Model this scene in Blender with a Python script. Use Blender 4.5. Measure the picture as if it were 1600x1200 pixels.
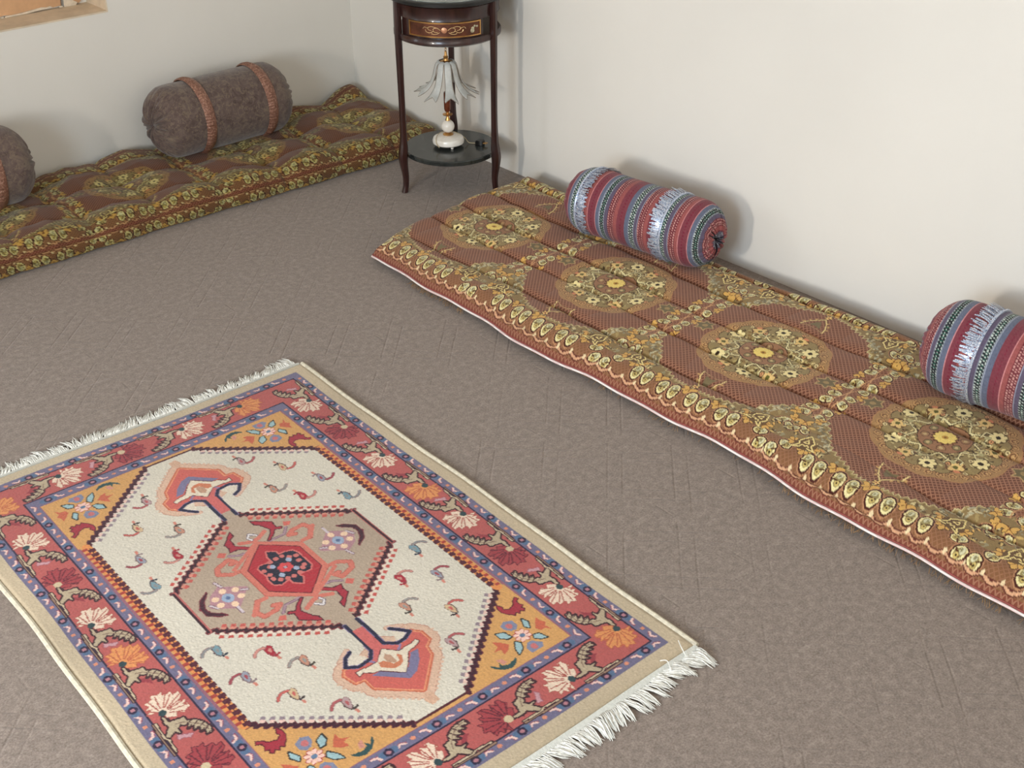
import bpy, bmesh, math, random
import numpy as np
from mathutils import Vector, Matrix

random.seed(7)
RNG = np.random.default_rng(7)
PI = math.pi
scene = bpy.context.scene
for o in list(bpy.data.objects):
    bpy.data.objects.remove(o, do_unlink=True)
COL = scene.collection

# ------------------------------------------------------------------ camera
# room axes: X runs along the left wall away from the corner, Y along the right wall, Z up
cam_data = bpy.data.cameras.new('camera')
cam = bpy.data.objects.new('camera', cam_data)
COL.objects.link(cam)
cr = Vector((-0.7504268, 0.6609378, -0.0045675))
cu = Vector((-0.3428967, -0.3833976, 0.8575710))
cf = Vector((-0.5650499, -0.6451105, -0.5143453))
M = Matrix((cr, cu, -cf)).transposed().to_4x4()
M.translation = Vector((2.93817, 4.33745, 1.75))
cam.matrix_world = M
cam_data.sensor_width = 36.0
cam_data.lens = 36.0 * 1982.5 / 1600.0
cam_data.clip_start = 0.05
scene.camera = cam

# ------------------------------------------------------------------ world, lights, exposure
world = bpy.data.worlds.new('world')
scene.world = world
world.use_nodes = True
bg = world.node_tree.nodes['Background']
bg.inputs[0].default_value = (0.75, 0.86, 1.0, 1.0)
bg.inputs[1].default_value = 1.0


def area_light(name, loc, target, sx, sy, power, color):
    ld = bpy.data.lights.new(name, 'AREA')
    ld.shape = 'RECTANGLE'
    ld.size = sx
    ld.size_y = sy
    ld.energy = power
    ld.color = color
    ob = bpy.data.objects.new(name, ld)
    COL.objects.link(ob)
    d = (Vector(target) - Vector(loc)).normalized()
    ob.rotation_euler = d.to_track_quat('-Z', 'Y').to_euler()
    ob.location = loc
    return ob


# daylight entering by the room's four window openings (all outside the view)
area_light('window_daylight', (4.72, 2.66, 1.10), (0.0, 2.66, 1.10), 0.22, 0.50, 52.0, (1.0, 0.925, 0.82))
area_light('window_daylight.001', (3.55, -0.14, 1.30), (3.55, 4.0, 1.30), 1.55, 1.25, 22.0, (0.86, 0.93, 1.0))
area_light('window_daylight.003', (4.72, 3.85, 1.45), (2.4, 3.55, 0.0), 1.15, 1.15, 80.0, (0.68, 0.84, 1.0))
area_light('window_daylight.002', (2.2, 5.54, 1.55), (2.2, 0.0, 1.55), 1.7, 1.4, 15.0, (1.0, 0.80, 0.58))

vs = scene.view_settings
vs.view_transform = 'Standard'
vs.look = 'None'
vs.gamma = 1.0
vs.use_curve_mapping = False
vs.exposure = 0.07


# ------------------------------------------------------------------ helpers
def lin(c):
    a = np.asarray(c, float) / 255.0
    return np.where(a <= 0.04045, a / 12.92, ((a + 0.055) / 1.055) ** 2.4)


def rgba(c):
    return tuple(float(x) for x in lin(c)) + (1.0,)


class NT:
    """tiny helper to write node trees"""

    def __init__(self, name):
        self.mat = bpy.data.materials.new(name)
        self.mat.use_nodes = True
        self.t = self.mat.node_tree
        self.b = self.t.nodes['Principled BSDF']

    def n(self, typ, **kw):
        nd = self.t.nodes.new(typ)
        for k, v in kw.items():
            setattr(nd, k, v)
        return nd

    def l(self, a, b):
        self.t.links.new(a, b)

    def set(self, **kw):
        for k, v in kw.items():
            self.b.inputs[k.replace('_', ' ')].default_value = v

    def math(self, op, a, b=None, c=None):
        nd = self.n('ShaderNodeMath', operation=op)
        for i, v in enumerate((a, b, c)):
            if v is None:
                continue
            if isinstance(v, (int, float)):
                nd.inputs[i].default_value = v
            else:
                self.l(v, nd.inputs[i])
        return nd.outputs[0]

    def coord(self, which='Object', scale=None):
        tc = self.n('ShaderNodeTexCoord')
        out = tc.outputs[which]
        if scale is not None:
            mp = self.n('ShaderNodeMapping')
            mp.inputs['Scale'].default_value = scale
            self.l(out, mp.inputs['Vector'])
            out = mp.outputs[0]
        return out

    def noise(self, scale, detail=3.0, rough=0.55, vec=None, dist=0.0):
        nd = self.n('ShaderNodeTexNoise')
        nd.inputs['Scale'].default_value = scale
        nd.inputs['Detail'].default_value = detail
        nd.inputs['Roughness'].default_value = rough
        nd.inputs['Distortion'].default_value = dist
        if vec is not None:
            self.l(vec, nd.inputs['Vector'])
        return nd.outputs[0]

    def ramp(self, fac, stops):
        nd = self.n('ShaderNodeValToRGB')
        e = nd.color_ramp.elements
        e[0].position, e[0].color = stops[0][0], stops[0][1]
        e[1].position, e[1].color = stops[-1][0], stops[-1][1]
        for p, c in stops[1:-1]:
            x = e.new(p)
            x.color = c
        self.l(fac, nd.inputs[0])
        return nd.outputs[0]

    def mix(self, fac, a, b, blend='MIX'):
        nd = self.n('ShaderNodeMix', data_type='RGBA', blend_type=blend)
        for i, v in ((0, fac), (6, a), (7, b)):
            if isinstance(v, (int, float)):
                nd.inputs[i].default_value = v
            elif isinstance(v, tuple):
                nd.inputs[i].default_value = v
            else:
                self.l(v, nd.inputs[i])
        return nd.outputs[2]

    def bump(self, h, strength=0.3, dist=0.002):
        nd = self.n('ShaderNodeBump')
        nd.inputs['Strength'].default_value = strength
        nd.inputs['Distance'].default_value = dist
        self.l(h, nd.inputs['Height'])
        self.l(nd.outputs[0], self.b.inputs['Normal'])


def simple_mat(name, color, rough=0.6, metal=0.0, var=0.12, scale=30.0, bump=0.0, spec=0.5):
    m = NT(name)
    v = m.coord('Object')
    nz = m.noise(scale, 4, 0.6, v)
    c = np.asarray(color, float)
    m.l(m.ramp(nz, [(0.3, rgba(np.clip(c * (1 - var), 0, 255))), (0.7, rgba(np.clip(c * (1 + var), 0, 255)))]),
        m.b.inputs['Base Color'])
    m.set(Roughness=rough, Metallic=metal)
    m.b.inputs['Specular IOR Level'].default_value = spec
    if bump:
        m.bump(nz, bump, 0.002)
    return m.mat


def attr_mat(name, rough=0.92, lattice=False, bump_scale=700.0, bump=0.25, sheen=0.2, fuzz=0.10, fuzz_scale=260.0):
    """woven cloth: the weave colours are stored per point in the attribute 'weave'"""
    m = NT(name)
    at = m.n('ShaderNodeVertexColor')
    at.layer_name = 'weave'
    col = at.outputs[0]
    if lattice:
        uv = m.n('ShaderNodeUVMap')
        uv.uv_map = 'cloth'
        sp = m.n('ShaderNodeSeparateXYZ')
        m.l(uv.outputs[0], sp.inputs[0])
        lines = None
        for sgn in (1, -1):
            d = m.math('ADD', m.math('MULTIPLY', sp.outputs[0], 1.0), m.math('MULTIPLY', sp.outputs[1], float(sgn)))
            f = m.math('FRACT', m.math('MULTIPLY', d, 1.0 / 0.0125))
            g = m.math('LESS_THAN', f, 0.27)
            lines = g if lines is None else m.math('MAXIMUM', lines, g)
        fac = m.math('MULTIPLY', lines, at.outputs[1])
        col = m.mix(fac, col, rgba((158, 112, 88)))
    nz = m.noise(fuzz_scale, 2, 0.6, m.coord('Object'))
    val = m.n('ShaderNodeMapRange')
    m.l(nz, val.inputs[0])
    val.inputs[3].default_value = 1 - fuzz
    val.inputs[4].default_value = 1 + fuzz
    comb = m.n('ShaderNodeCombineXYZ')
    for i in range(3):
        m.l(val.outputs[0], comb.inputs[i])
    col = m.mix(1.0, col, comb.outputs[0], 'MULTIPLY')
    m.l(col, m.b.inputs['Base Color'])
    m.set(Roughness=rough)
    m.b.inputs['Specular IOR Level'].default_value = 0.15
    m.b.inputs['Sheen Weight'].default_value = sheen
    m.b.inputs['Sheen Roughness'].default_value = 0.5
    nb = m.noise(bump_scale, 2, 0.6, m.coord('Object'))
    m.bump(nb, bump, 0.0015)
    return m.mat


def link(ob, parent=None):
    COL.objects.link(ob)
    if parent is not None:
        ob.parent = parent
    return ob


def tag(o, label, cat=None, group=None, kind=None):
    o['label'] = label
    if cat:
        o['category'] = cat
    if group:
        o['group'] = group
    if kind:
        o['kind'] = kind
    return o


def structure(o, label=None):
    o['kind'] = 'structure'
    if label:
        o['label'] = label
    return o


def empty(name, loc):
    e = bpy.data.objects.new(name, None)
    e.empty_display_size = 0.05
    COL.objects.link(e)
    e.location = loc
    return e


def mesh_from(name, V, F, mat=None, smooth=True):
    me = bpy.data.meshes.new(name)
    me.from_pydata([tuple(v) for v in V], [], F)
    me.update()
    if smooth:
        me.polygons.foreach_set('use_smooth', [True] * len(me.polygons))
    if mat:
        me.materials.append(mat)
    return me


def obj_from(name, V, F, mat, parent=None, smooth=True, loc=None):
    ob = bpy.data.objects.new(name, mesh_from(name, V, F, mat, smooth))
    link(ob, parent)
    if loc is not None:
        ob.location = loc
    return ob


class MB:
    """collects simple solids into one mesh"""

    def __init__(self):
        self.V, self.F = [], []

    def add(self, V, F):
        b = len(self.V)
        self.V += [tuple(float(x) for x in v) for v in V]
        self.F += [tuple(i + b for i in f) for f in F]

    def box(self, x0, x1, y0, y1, z0, z1):
        V = [(x, y, z) for z in (z0, z1) for y in (y0, y1) for x in (x0, x1)]
        F = [(0, 2, 3, 1), (4, 5, 7, 6), (0, 1, 5, 4), (2, 6, 7, 3), (0, 4, 6, 2), (1, 3, 7, 5)]
        self.add(V, F)

    def lathe(self, prof, n=40, cx=0, cy=0):
        V, F = [], []
        for (r, z) in prof:
            for i in range(n):
                a = 2 * PI * i / n
                V.append((cx + r * math.cos(a), cy + r * math.sin(a), z))
        k = len(prof)
        for j in range(k - 1):
            for i in range(n):
                i2 = (i + 1) % n
                F.append((j * n + i, j * n + i2, (j + 1) * n + i2, (j + 1) * n + i))
        F.append(tuple(range(n - 1, -1, -1)))
        F.append(tuple((k - 1) * n + i for i in range(n)))
        self.add(V, F)

    def tube(self, pts, rad, n=8, closed=False):
        pts = [Vector(p) for p in pts]
        m = len(pts)
        rads = rad if isinstance(rad, (list, tuple)) else [rad] * m
        V, F = [], []
        up = None
        for i, p in enumerate(pts):
            if closed:
                d = pts[(i + 1) % m] - pts[i - 1]
            else:
                d = pts[min(i + 1, m - 1)] - pts[max(i - 1, 0)]
            d = d.normalized() if d.length > 1e-9 else Vector((0, 0, 1))
            if up is None:
                up = Vector((0, 0, 1)) if abs(d.z) < 0.9 else Vector((1, 0, 0))
            s = d.cross(up)
            if s.length < 1e-6:
                s = d.orthogonal()
            s.normalize()
            up = s.cross(d).normalized()
            for k in range(n):
                a = 2 * PI * k / n
                V.append(p + (s * math.cos(a) + up * math.sin(a)) * rads[i])
        cnt = m if closed else m - 1
        for i in range(cnt):
            for k in range(n):
                k2 = (k + 1) % n
                a, b = i * n, ((i + 1) % m) * n
                F.append((a + k, a + k2, b + k2, b + k))
        if not closed:
            F.append(tuple(range(n - 1, -1, -1)))
            F.append(tuple((m - 1) * n + k for k in range(n)))
        self.add(V, F)

    def build(self, name, mat, parent=None, smooth=True, loc=None, auto=True):
        ob = obj_from(name, self.V, self.F, mat, parent, smooth, loc)
        if smooth and auto:
            with_sharp(ob.data)
        return ob


def with_sharp(me, ang=0.7):
    bm = bmesh.new()
    bm.from_mesh(me)
    bmesh.ops.recalc_face_normals(bm, faces=bm.faces)
    for e in bm.edges:
        if len(e.link_faces) == 2 and e.calc_face_angle(0) > ang:
            e.smooth = False
    bm.to_mesh(me)
    bm.free()


def catmull(pts, sub=6, closed=False):
    P = [np.array(p, float) for p in pts]
    n = len(P)
    out = []
    rng = range(n) if closed else range(n - 1)
    for i in rng:
        p0 = P[(i - 1) % n] if (closed or i > 0) else P[i]
        p1 = P[i]
        p2 = P[(i + 1) % n]
        p3 = P[(i + 2) % n] if (closed or i + 2 < n) else P[i + 1]
        for k in range(sub):
            t = k / sub
            out.append(0.5 * ((2 * p1) + (p2 - p0) * t + (2 * p0 - 5 * p1 + 4 * p2 - p3) * t * t
                              + (3 * p1 - p0 - 3 * p2 + p3) * t ** 3))
    if not closed:
        out.append(P[-1])
    return out


def grid_mesh(name, P, cols=None, uv=None, mat=None, closed_u=False):
    """P: (n, m, 3) points -> quad mesh; cols (n, m, 3|4) linear weave colours per point"""
    n, m = P.shape[:2]
    me = bpy.data.meshes.new(name)
    idx = np.arange(n * m).reshape(n, m)
    if closed_u:
        idx = np.concatenate([idx, idx[:, :1]], axis=1)
    q = np.stack([idx[:-1, :-1], idx[:-1, 1:], idx[1:, 1:], idx[1:, :-1]], axis=-1).reshape(-1, 4)
    me.vertices.add(n * m)
    me.vertices.foreach_set('co', P.reshape(-1).astype(np.float32))
    me.loops.add(q.size)
    me.loops.foreach_set('vertex_index', q.reshape(-1).astype(np.int32))
    me.polygons.add(len(q))
    me.polygons.foreach_set('loop_start', (np.arange(len(q)) * 4).astype(np.int32))
    me.polygons.foreach_set('use_smooth', np.ones(len(q), bool))
    if uv is not None:
        ul = me.uv_layers.new(name='cloth')
        ul.data.foreach_set('uv', uv.reshape(-1, 2)[q.reshape(-1)].reshape(-1).astype(np.float32))
    me.update(calc_edges=True)
    if cols is not None:
        ca = me.color_attributes.new('weave', 'FLOAT_COLOR', 'POINT')
        c4 = np.ones((n * m, 4), np.float32)
        c4[:, :cols.shape[-1]] = cols.reshape(n * m, -1)
        ca.data.foreach_set('color', c4.reshape(-1))
    if mat:
        me.materials.append(mat)
    return me


def wob(x, y, seed, freq, oct_=4):
    """smooth pseudo noise in about -1..1"""
    r = np.random.default_rng(seed)
    out = 0
    for k in range(oct_ * 2):
        f = freq * (0.6 + 1.1 * r.random())
        a = r.random() * 2 * PI
        out = out + np.sin((x * math.cos(a) + y * math.sin(a)) * f * 2 * PI + r.random() * 6.28)
    return out / (oct_ * 1.4)


class Painter:
    """draws flat woven motifs on a regular grid of cloth points (units: metres)"""

    def __init__(self, x0, x1, y0, y1, d, base):
        self.x0, self.y0, self.d = x0, y0, d
        self.nx = int(round((x1 - x0) / d)) + 1
        self.ny = int(round((y1 - y0) / d)) + 1
        self.x = x0 + np.arange(self.nx) * d
        self.y = y0 + np.arange(self.ny) * d
        self.C = np.zeros((self.ny, self.nx, 3))
        self.C[:] = base
        self.A = np.zeros((self.ny, self.nx))

    def _win(self, xa, xb, ya, yb):
        i0 = max(int(math.floor((xa - self.x0) / self.d)), 0)
        i1 = min(int(math.ceil((xb - self.x0) / self.d)) + 1, self.nx)
        j0 = max(int(math.floor((ya - self.y0) / self.d)), 0)
        j1 = min(int(math.ceil((yb - self.y0) / self.d)) + 1, self.ny)
        if i0 >= i1 or j0 >= j1:
            return None
        X, Y = np.meshgrid(self.x[i0:i1], self.y[j0:j1])
        return slice(j0, j1), slice(i0, i1), X, Y

    def put(self, js, is_, mask, col, a=None):
        if callable(col):
            col = col
        self.C[js, is_][mask] = col
        self.A[js, is_][mask] = 0.0 if a is None else a

    def inside(self, poly, X, Y):
        m = np.zeros(X.shape, bool)
        n = len(poly)
        for i in range(n):
            xa, ya = poly[i]
            xb, yb = poly[(i + 1) % n]
            if ya == yb:
                continue
            c = ((ya > Y) != (yb > Y)) & (X < (xb - xa) * (Y - ya) / (yb - ya) + xa)
            m ^= c
        return m

    def poly(self, pts, col, a=None):
        p = np.asarray(pts, float)
        w = self._win(p[:, 0].min(), p[:, 0].max(), p[:, 1].min(), p[:, 1].max())
        if w:
            self.put(w[0], w[1], self.inside(p, w[2], w[3]), col, a)

    def stroke(self, pts, width, col, closed=False, a=None):
        p = [tuple(q) for q in pts]
        if closed:
            p = p + [p[0]]
        h = width / 2
        for (xa, ya), (xb, yb) in zip(p[:-1], p[1:]):
            w = self._win(min(xa, xb) - h, max(xa, xb) + h, min(ya, yb) - h, max(ya, yb) + h)
            if not w:
                continue
            js, is_, X, Y = w
            dx, dy = xb - xa, yb - ya
            L2 = dx * dx + dy * dy + 1e-12
            t = np.clip(((X - xa) * dx + (Y - ya) * dy) / L2, 0, 1)
            self.put(js, is_, (X - xa - t * dx) ** 2 + (Y - ya - t * dy) ** 2 <= h * h, col, a)

    def ell(self, cx, cy, rx, ry, col, rot=0.0, a=None):
        R = max(rx, ry)
        w = self._win(cx - R, cx + R, cy - R, cy + R)
        if not w:
            return
        js, is_, X, Y = w
        c, s = math.cos(rot), math.sin(rot)
        u = (X - cx) * c + (Y - cy) * s
        v = -(X - cx) * s + (Y - cy) * c
        self.put(js, is_, (u / rx) ** 2 + (v / ry) ** 2 <= 1.0, col, a)

    def rect(self, xa, xb, ya, yb, col, a=None):
        w = self._win(xa, xb, ya, yb)
        if w:
            js, is_, X, Y = w
            self.put(js, is_, (X >= xa) & (X <= xb) & (Y >= ya) & (Y <= yb), col, a)

    def linear(self):
        return np.concatenate([lin(np.clip(self.C, 0, 255)), self.A[..., None]], axis=-1)

# ------------------------------------------------------------------ room materials
def plaster_mat(name, col, stain):
    m = NT(name)
    v = m.coord('Object')
    big = m.noise(1.6, 3, 0.5, v)
    fine = m.noise(28, 5, 0.65, v)
    c1 = m.ramp(big, [(0.35, rgba(col)), (0.7, rgba(np.asarray(col) * 0.975))])
    spots = m.noise(9, 6, 0.75, v, 0.6)
    sm = m.ramp(spots, [(0.69, (0, 0, 0, 1)), (0.76, (1, 1, 1, 1))])
    # scuffs gather low on the wall where people lean and sit
    sx = m.n('ShaderNodeSeparateXYZ')
    m.l(v, sx.inputs[0])
    low = m.n('ShaderNodeMapRange')
    m.l(sx.outputs[2], low.inputs[0])
    low.inputs[1].default_value = 0.5
    low.inputs[2].default_value = 0.0
    fac = m.math('MULTIPLY', m.math('MULTIPLY', sm, low.outputs[0]), 0.35)
    m.l(m.mix(fac, c1, rgba(stain)), m.b.inputs['Base Color'])
    m.set(Roughness=0.85)
    m.b.inputs['Specular IOR Level'].default_value = 0.2
    hb = m.math('ADD', m.math('MULTIPLY', big, 1.0), m.math('MULTIPLY', fine, 0.12))
    m.bump(hb, 0.35, 0.01)
    return m.mat


MAT_WALL = plaster_mat('painted_plaster', (235, 231, 223), (150, 125, 100))
MAT_REVEAL = simple_mat('bare_reveal_plaster', (220, 204, 180), 0.9, var=0.06, scale=14, bump=0.3)
MAT_MUD = simple_mat('bare_orange_mud', (208, 164, 124), 0.95, var=0.07, scale=10, bump=0.4)
MAT_FLAKE = simple_mat('paint_flake', (228, 212, 190), 0.8, var=0.06, scale=60)
MAT_CEIL = simple_mat('ceiling_paint', (226, 222, 214), 0.9, var=0.03, scale=4)
MAT_FRAME = simple_mat('window_frame_paint', (215, 212, 205), 0.5, var=0.04)


def carpet_mat():
    m = NT('embossed_needle_carpet')
    v = m.coord('Object')
    # mottled felt fibres
    n1 = m.noise(55, 6, 0.75, v)
    n2 = m.noise(4, 3, 0.6, v)
    n3 = m.noise(240, 3, 0.7, v)
    base = m.ramp(n1, [(0.28, rgba((96, 83, 74))), (0.5, rgba((129, 114, 104))), (0.74, rgba((170, 155, 143)))])
    base = m.mix(m.math('MULTIPLY', n2, 0.35), base, rgba((122, 105, 94)))
    fl = m.ramp(n3, [(0.35, rgba((98, 86, 78))), (0.72, rgba((192, 181, 172)))])
    base = m.mix(0.30, base, fl)
    # embossed strapwork: paired grooves along both diagonals, joined by short straight grooves
    sp = m.n('ShaderNodeSeparateXYZ')
    warp = m.n('ShaderNodeVectorMath', operation='ADD')
    wn = m.n('ShaderNodeTexNoise')
    wn.inputs['Scale'].default_value = 7
    m.l(v, wn.inputs['Vector'])
    wsc = m.n('ShaderNodeVectorMath', operation='SCALE')
    m.l(wn.outputs[1], wsc.inputs[0])
    wsc.inputs['Scale'].default_value = 0.006
    m.l(v, warp.inputs[0])
    m.l(wsc.outputs[0], warp.inputs[1])
    m.l(warp.outputs[0], sp.inputs[0])
    X, Y = sp.outputs[0], sp.outputs[1]
    k = 1 / math.sqrt(2)
    a = m.math('MULTIPLY', m.math('SUBTRACT', X, Y), k)
    b = m.math('MULTIPLY', m.math('ADD', X, Y), k)
    P = 0.157

    def cell(c, off, per):
        return m.math('FRACT', m.math('MULTIPLY', m.math('ADD', c, off), 1.0 / per))

    def line(c, off, per, w):
        f = cell(c, off, per)
        d = m.math('ABSOLUTE', m.math('SUBTRACT', f, 0.5))
        sm = m.n('ShaderNodeMapRange')
        sm.interpolation_type = 'SMOOTHSTEP'
        m.l(d, sm.inputs[0])
        sm.inputs[1].default_value = 0.0
        sm.inputs[2].default_value = w / per
        sm.inputs[3].default_value = 1.0
        sm.inputs[4].default_value = 0.0
        return sm.outputs[0]

    def gate(c, off, per, lo, hi):
        f = cell(c, off, per)
        return m.math('MULTIPLY', m.math('GREATER_THAN', f, lo), m.math('LESS_THAN', f, hi))

    tot = None
    items = [
        (line(a, 0.032, P, 0.0045), gate(b, 0.02, 2 * P, 0.06, 0.80)),
        (line(a, 0.068, P, 0.0045), gate(b, 0.02, 2 * P, 0.20, 0.94)),
        (line(b, 0.010, P, 0.0045), gate(a, 0.09, 2 * P, 0.06, 0.80)),
        (line(b, 0.046, P, 0.0045), gate(a, 0.09, 2 * P, 0.20, 0.94)),
        (line(Y, 0.05, P * math.sqrt(2), 0.0045), gate(X, 0.03, P * math.sqrt(2), 0.30, 0.55)),
        (line(X, 0.09, P * math.sqrt(2), 0.0045), gate(Y, 0.01, P * math.sqrt(2), 0.55, 0.80)),
    ]
    for ln, g in items:
        z = m.math('MULTIPLY', ln, g)
        tot = z if tot is None else m.math('MAXIMUM', tot, z)
    wear = m.ramp(m.noise(2.6, 3, 0.6, v), [(0.40, (0.12, 0.12, 0.12, 1)), (0.68, (1, 1, 1, 1))])
    tot = m.math('MULTIPLY', tot, wear)
    m.l(base, m.b.inputs['Base Color'])
    m.set(Roughness=0.95)
    m.b.inputs['Specular IOR Level'].default_value = 0.12
    m.b.inputs['Sheen Weight'].default_value = 0.25
    h = m.math('SUBTRACT', m.math('MULTIPLY', n1, 0.35), m.math('MULTIPLY', tot, 1.5))
    m.bump(h, 0.42, 0.0030)
    return m.mat


MAT_CARPET = carpet_mat()

# ------------------------------------------------------------------ room shell
RX, RY, RH, TH = 4.6, 5.4, 2.9, 0.3


def walls_with_holes(name, axis, at, span, holes, mat, sign, mids=()):
    """axis 'y': wall plane Y=at over X span; sign = outward direction. holes: (a0, a1, z0, z1, depth|None)"""
    mb = MB()
    A = sorted(set([span[0], span[1]] + [h[0] for h in holes] + [h[1] for h in holes]))
    Z = sorted(set([0.0, RH] + [h[2] for h in holes] + [h[3] for h in holes]))
    for i in range(len(A) - 1):
        for j in range(len(Z) - 1):
            ca, cz = (A[i] + A[i + 1]) / 2, (Z[j] + Z[j + 1]) / 2
            near = 0.0
            skip = False
            for h in holes:
                if h[0] < ca < h[1] and h[2] < cz < h[3]:
                    if h[4] is None:
                        skip = True
                    else:
                        near = h[4]
            if skip:
                continue
            d0, d1 = at + sign * near, at + sign * TH
            lo, hi = min(d0, d1), max(d0, d1)
            if axis == 'y':
                mb.box(A[i], A[i + 1], lo, hi, Z[j], Z[j + 1])
            else:
                mb.box(lo, hi, A[i], A[i + 1], Z[j], Z[j + 1])
    return structure(mb.build(name, mat, smooth=False))


mb = MB()
mb.box(-TH, RX + TH, -TH, RY + TH, -0.06, 0.0)
structure(mb.build('floor', MAT_CARPET, smooth=False), 'grey-brown embossed needle-felt carpet floor')
mb = MB()
mb.box(-TH, RX + TH, -TH, RY + TH, RH, RH + 0.1)
structure(mb.build('ceiling', MAT_CEIL, smooth=False))

NX0, NX1, NZ0, NZ1 = 1.027, 2.15, 0.583, 1.55
wl = walls_with_holes('wall_left', 'y', 0.0, (0, RX), [(NX0, NX1, NZ0, NZ1, 0.16), (2.72, 4.38, 0.65, 1.95, None)], MAT_WALL, -1)
wl['label'] = 'off-white plastered wall with a shallow recess showing bare orange mud'
wr = walls_with_holes('wall_right', 'x', 0.0, (-TH, RY), [], MAT_WALL, -1)
wr['label'] = 'bright off-white plastered wall behind the striped bolsters'
walls_with_holes('wall_back', 'x', RX, (-TH, RY), [(2.50, 2.82, 0.70, 1.50, None), (3.2, 4.5, 0.70, 2.20, None)], MAT_WALL, 1)
walls_with_holes('wall_near', 'y', RY, (-TH, RX + TH), [(1.3, 3.1, 0.8, 2.3, None)], MAT_WALL, 1)

# recess: reveal lining of bare plaster, orange mud back, torn paint flakes along the edge
mb = MB()
mb.box(NX0, NX1, -0.16, 0.002, NZ0 - 0.004, NZ0 + 0.0015)
mb.build('recess_ledge', MAT_REVEAL, wl, smooth=False)
mb = MB()
mb.box(NX0 - 0.001, NX0 + 0.004, -0.16, 0.001, NZ0, NZ1)
mb.box(NX1 - 0.004, NX1 + 0.001, -0.16, 0.001, NZ0, NZ1)
mb.build('recess_jamb', MAT_REVEAL, wl, smooth=False)
# orange mud back face with a ragged outline
r = random.Random(3)
bot = [(NX1 - 0.004, NZ0 + 0.003)]
x = NX1 - 0.03
while x > NX0 + 0.10:
    bot.append((x, NZ0 + 0.004 + r.random() * 0.006))
    x -= 0.03
bot += [(NX0 + 0.105, NZ0 + 0.006), (NX0 + 0.100, NZ0 + 0.035), (NX0 + 0.082, NZ0 + 0.032), (NX0 + 0.06, NZ0 + 0.012),
        (NX0 + 0.036, NZ0 + 0.006), (NX0 + 0.022, NZ0 + 0.02), (NX0 + 0.018, NZ0 + 0.06), (NX0 + 0.012, NZ1 - 0.01), (NX1 - 0.004, NZ1 - 0.01)]
V = [(x, -0.148, z) for x, z in bot] + [(x, -0.160, z) for x, z in bot]
n = len(bot)
F = [tuple(range(n - 1, -1, -1))] + [(i, (i + 1) % n, n + (i + 1) % n, n + i) for i in range(n)]
obj_from('mud_patch', V, F, MAT_MUD, wl, smooth=False)


def flake(pts, yy, nm='paint_flake'):
    k = len(pts)
    V = [(x, yy, z) for x, z in pts] + [(x, yy - 0.004, z) for x, z in pts]
    F = [tuple(range(k - 1, -1, -1)), tuple(range(k, 2 * k))] + [(i, (i + 1) % k, k + (i + 1) % k, k + i) for i in range(k)]
    return obj_from(nm, V, F, MAT_FLAKE, wl, smooth=False)


z0 = NZ0 + 0.002
flake([(1.340, z0), (1.335, z0 + .005), (1.28, z0 + .006), (1.235, z0 + .010), (1.205, z0 + .013), (1.185, z0 + .010), (1.172, z0 + .012),
       (1.165, z0 + .007), (1.20, z0 + .005), (1.26, z0 + .001)], -0.143)
flake([(1.352, z0), (1.350, z0 + .004), (1.343, z0 + .004), (1.341, z0)], -0.143)
flake([(1.140, z0 + .002), (1.136, z0 + .006), (1.128, z0 + .004), (1.127, z0)], -0.143)
flake([(1.122, z0), (1.120, z0 + .028), (1.108, z0 + .034), (1.090, z0 + .020), (1.072, z0 + .009), (1.078, z0)], -0.143)
flake([(1.127, z0 + .030), (1.126, z0 + .05), (1.120, z0 + .052), (1.119, z0 + .032)], -0.143)


def window_frame(name, axis, at, a0, a1, z0, z1):
    mb = MB()
    w, d = 0.03, 0.05

    def bx(p0, p1, q0, q1):
        if axis == 'y':
            mb.box(p0, p1, at - d / 2, at + d / 2, q0, q1)
        else:
            mb.box(at - d / 2, at + d / 2, p0, p1, q0, q1)
    bx(a0, a0 + w, z0, z1)
    bx(a1 - w, a1, z0, z1)
    bx(a0 + w, a1 - w, z0, z0 + w)
    bx(a0 + w, a1 - w, z1 - w, z1)
    return structure(mb.build(name, MAT_FRAME, smooth=False))


window_frame('window_1', 'y', -0.05, 2.72, 4.38, 0.65, 1.95)
window_frame('window_2', 'x', RX + 0.05, 2.50, 2.82, 0.70, 1.50)
window_frame('window_4', 'x', RX + 0.03, 3.2, 4.5, 0.70, 2.20)
window_frame('window_3', 'y', RY + 0.05, 1.3, 3.1, 0.8, 2.3)

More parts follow.
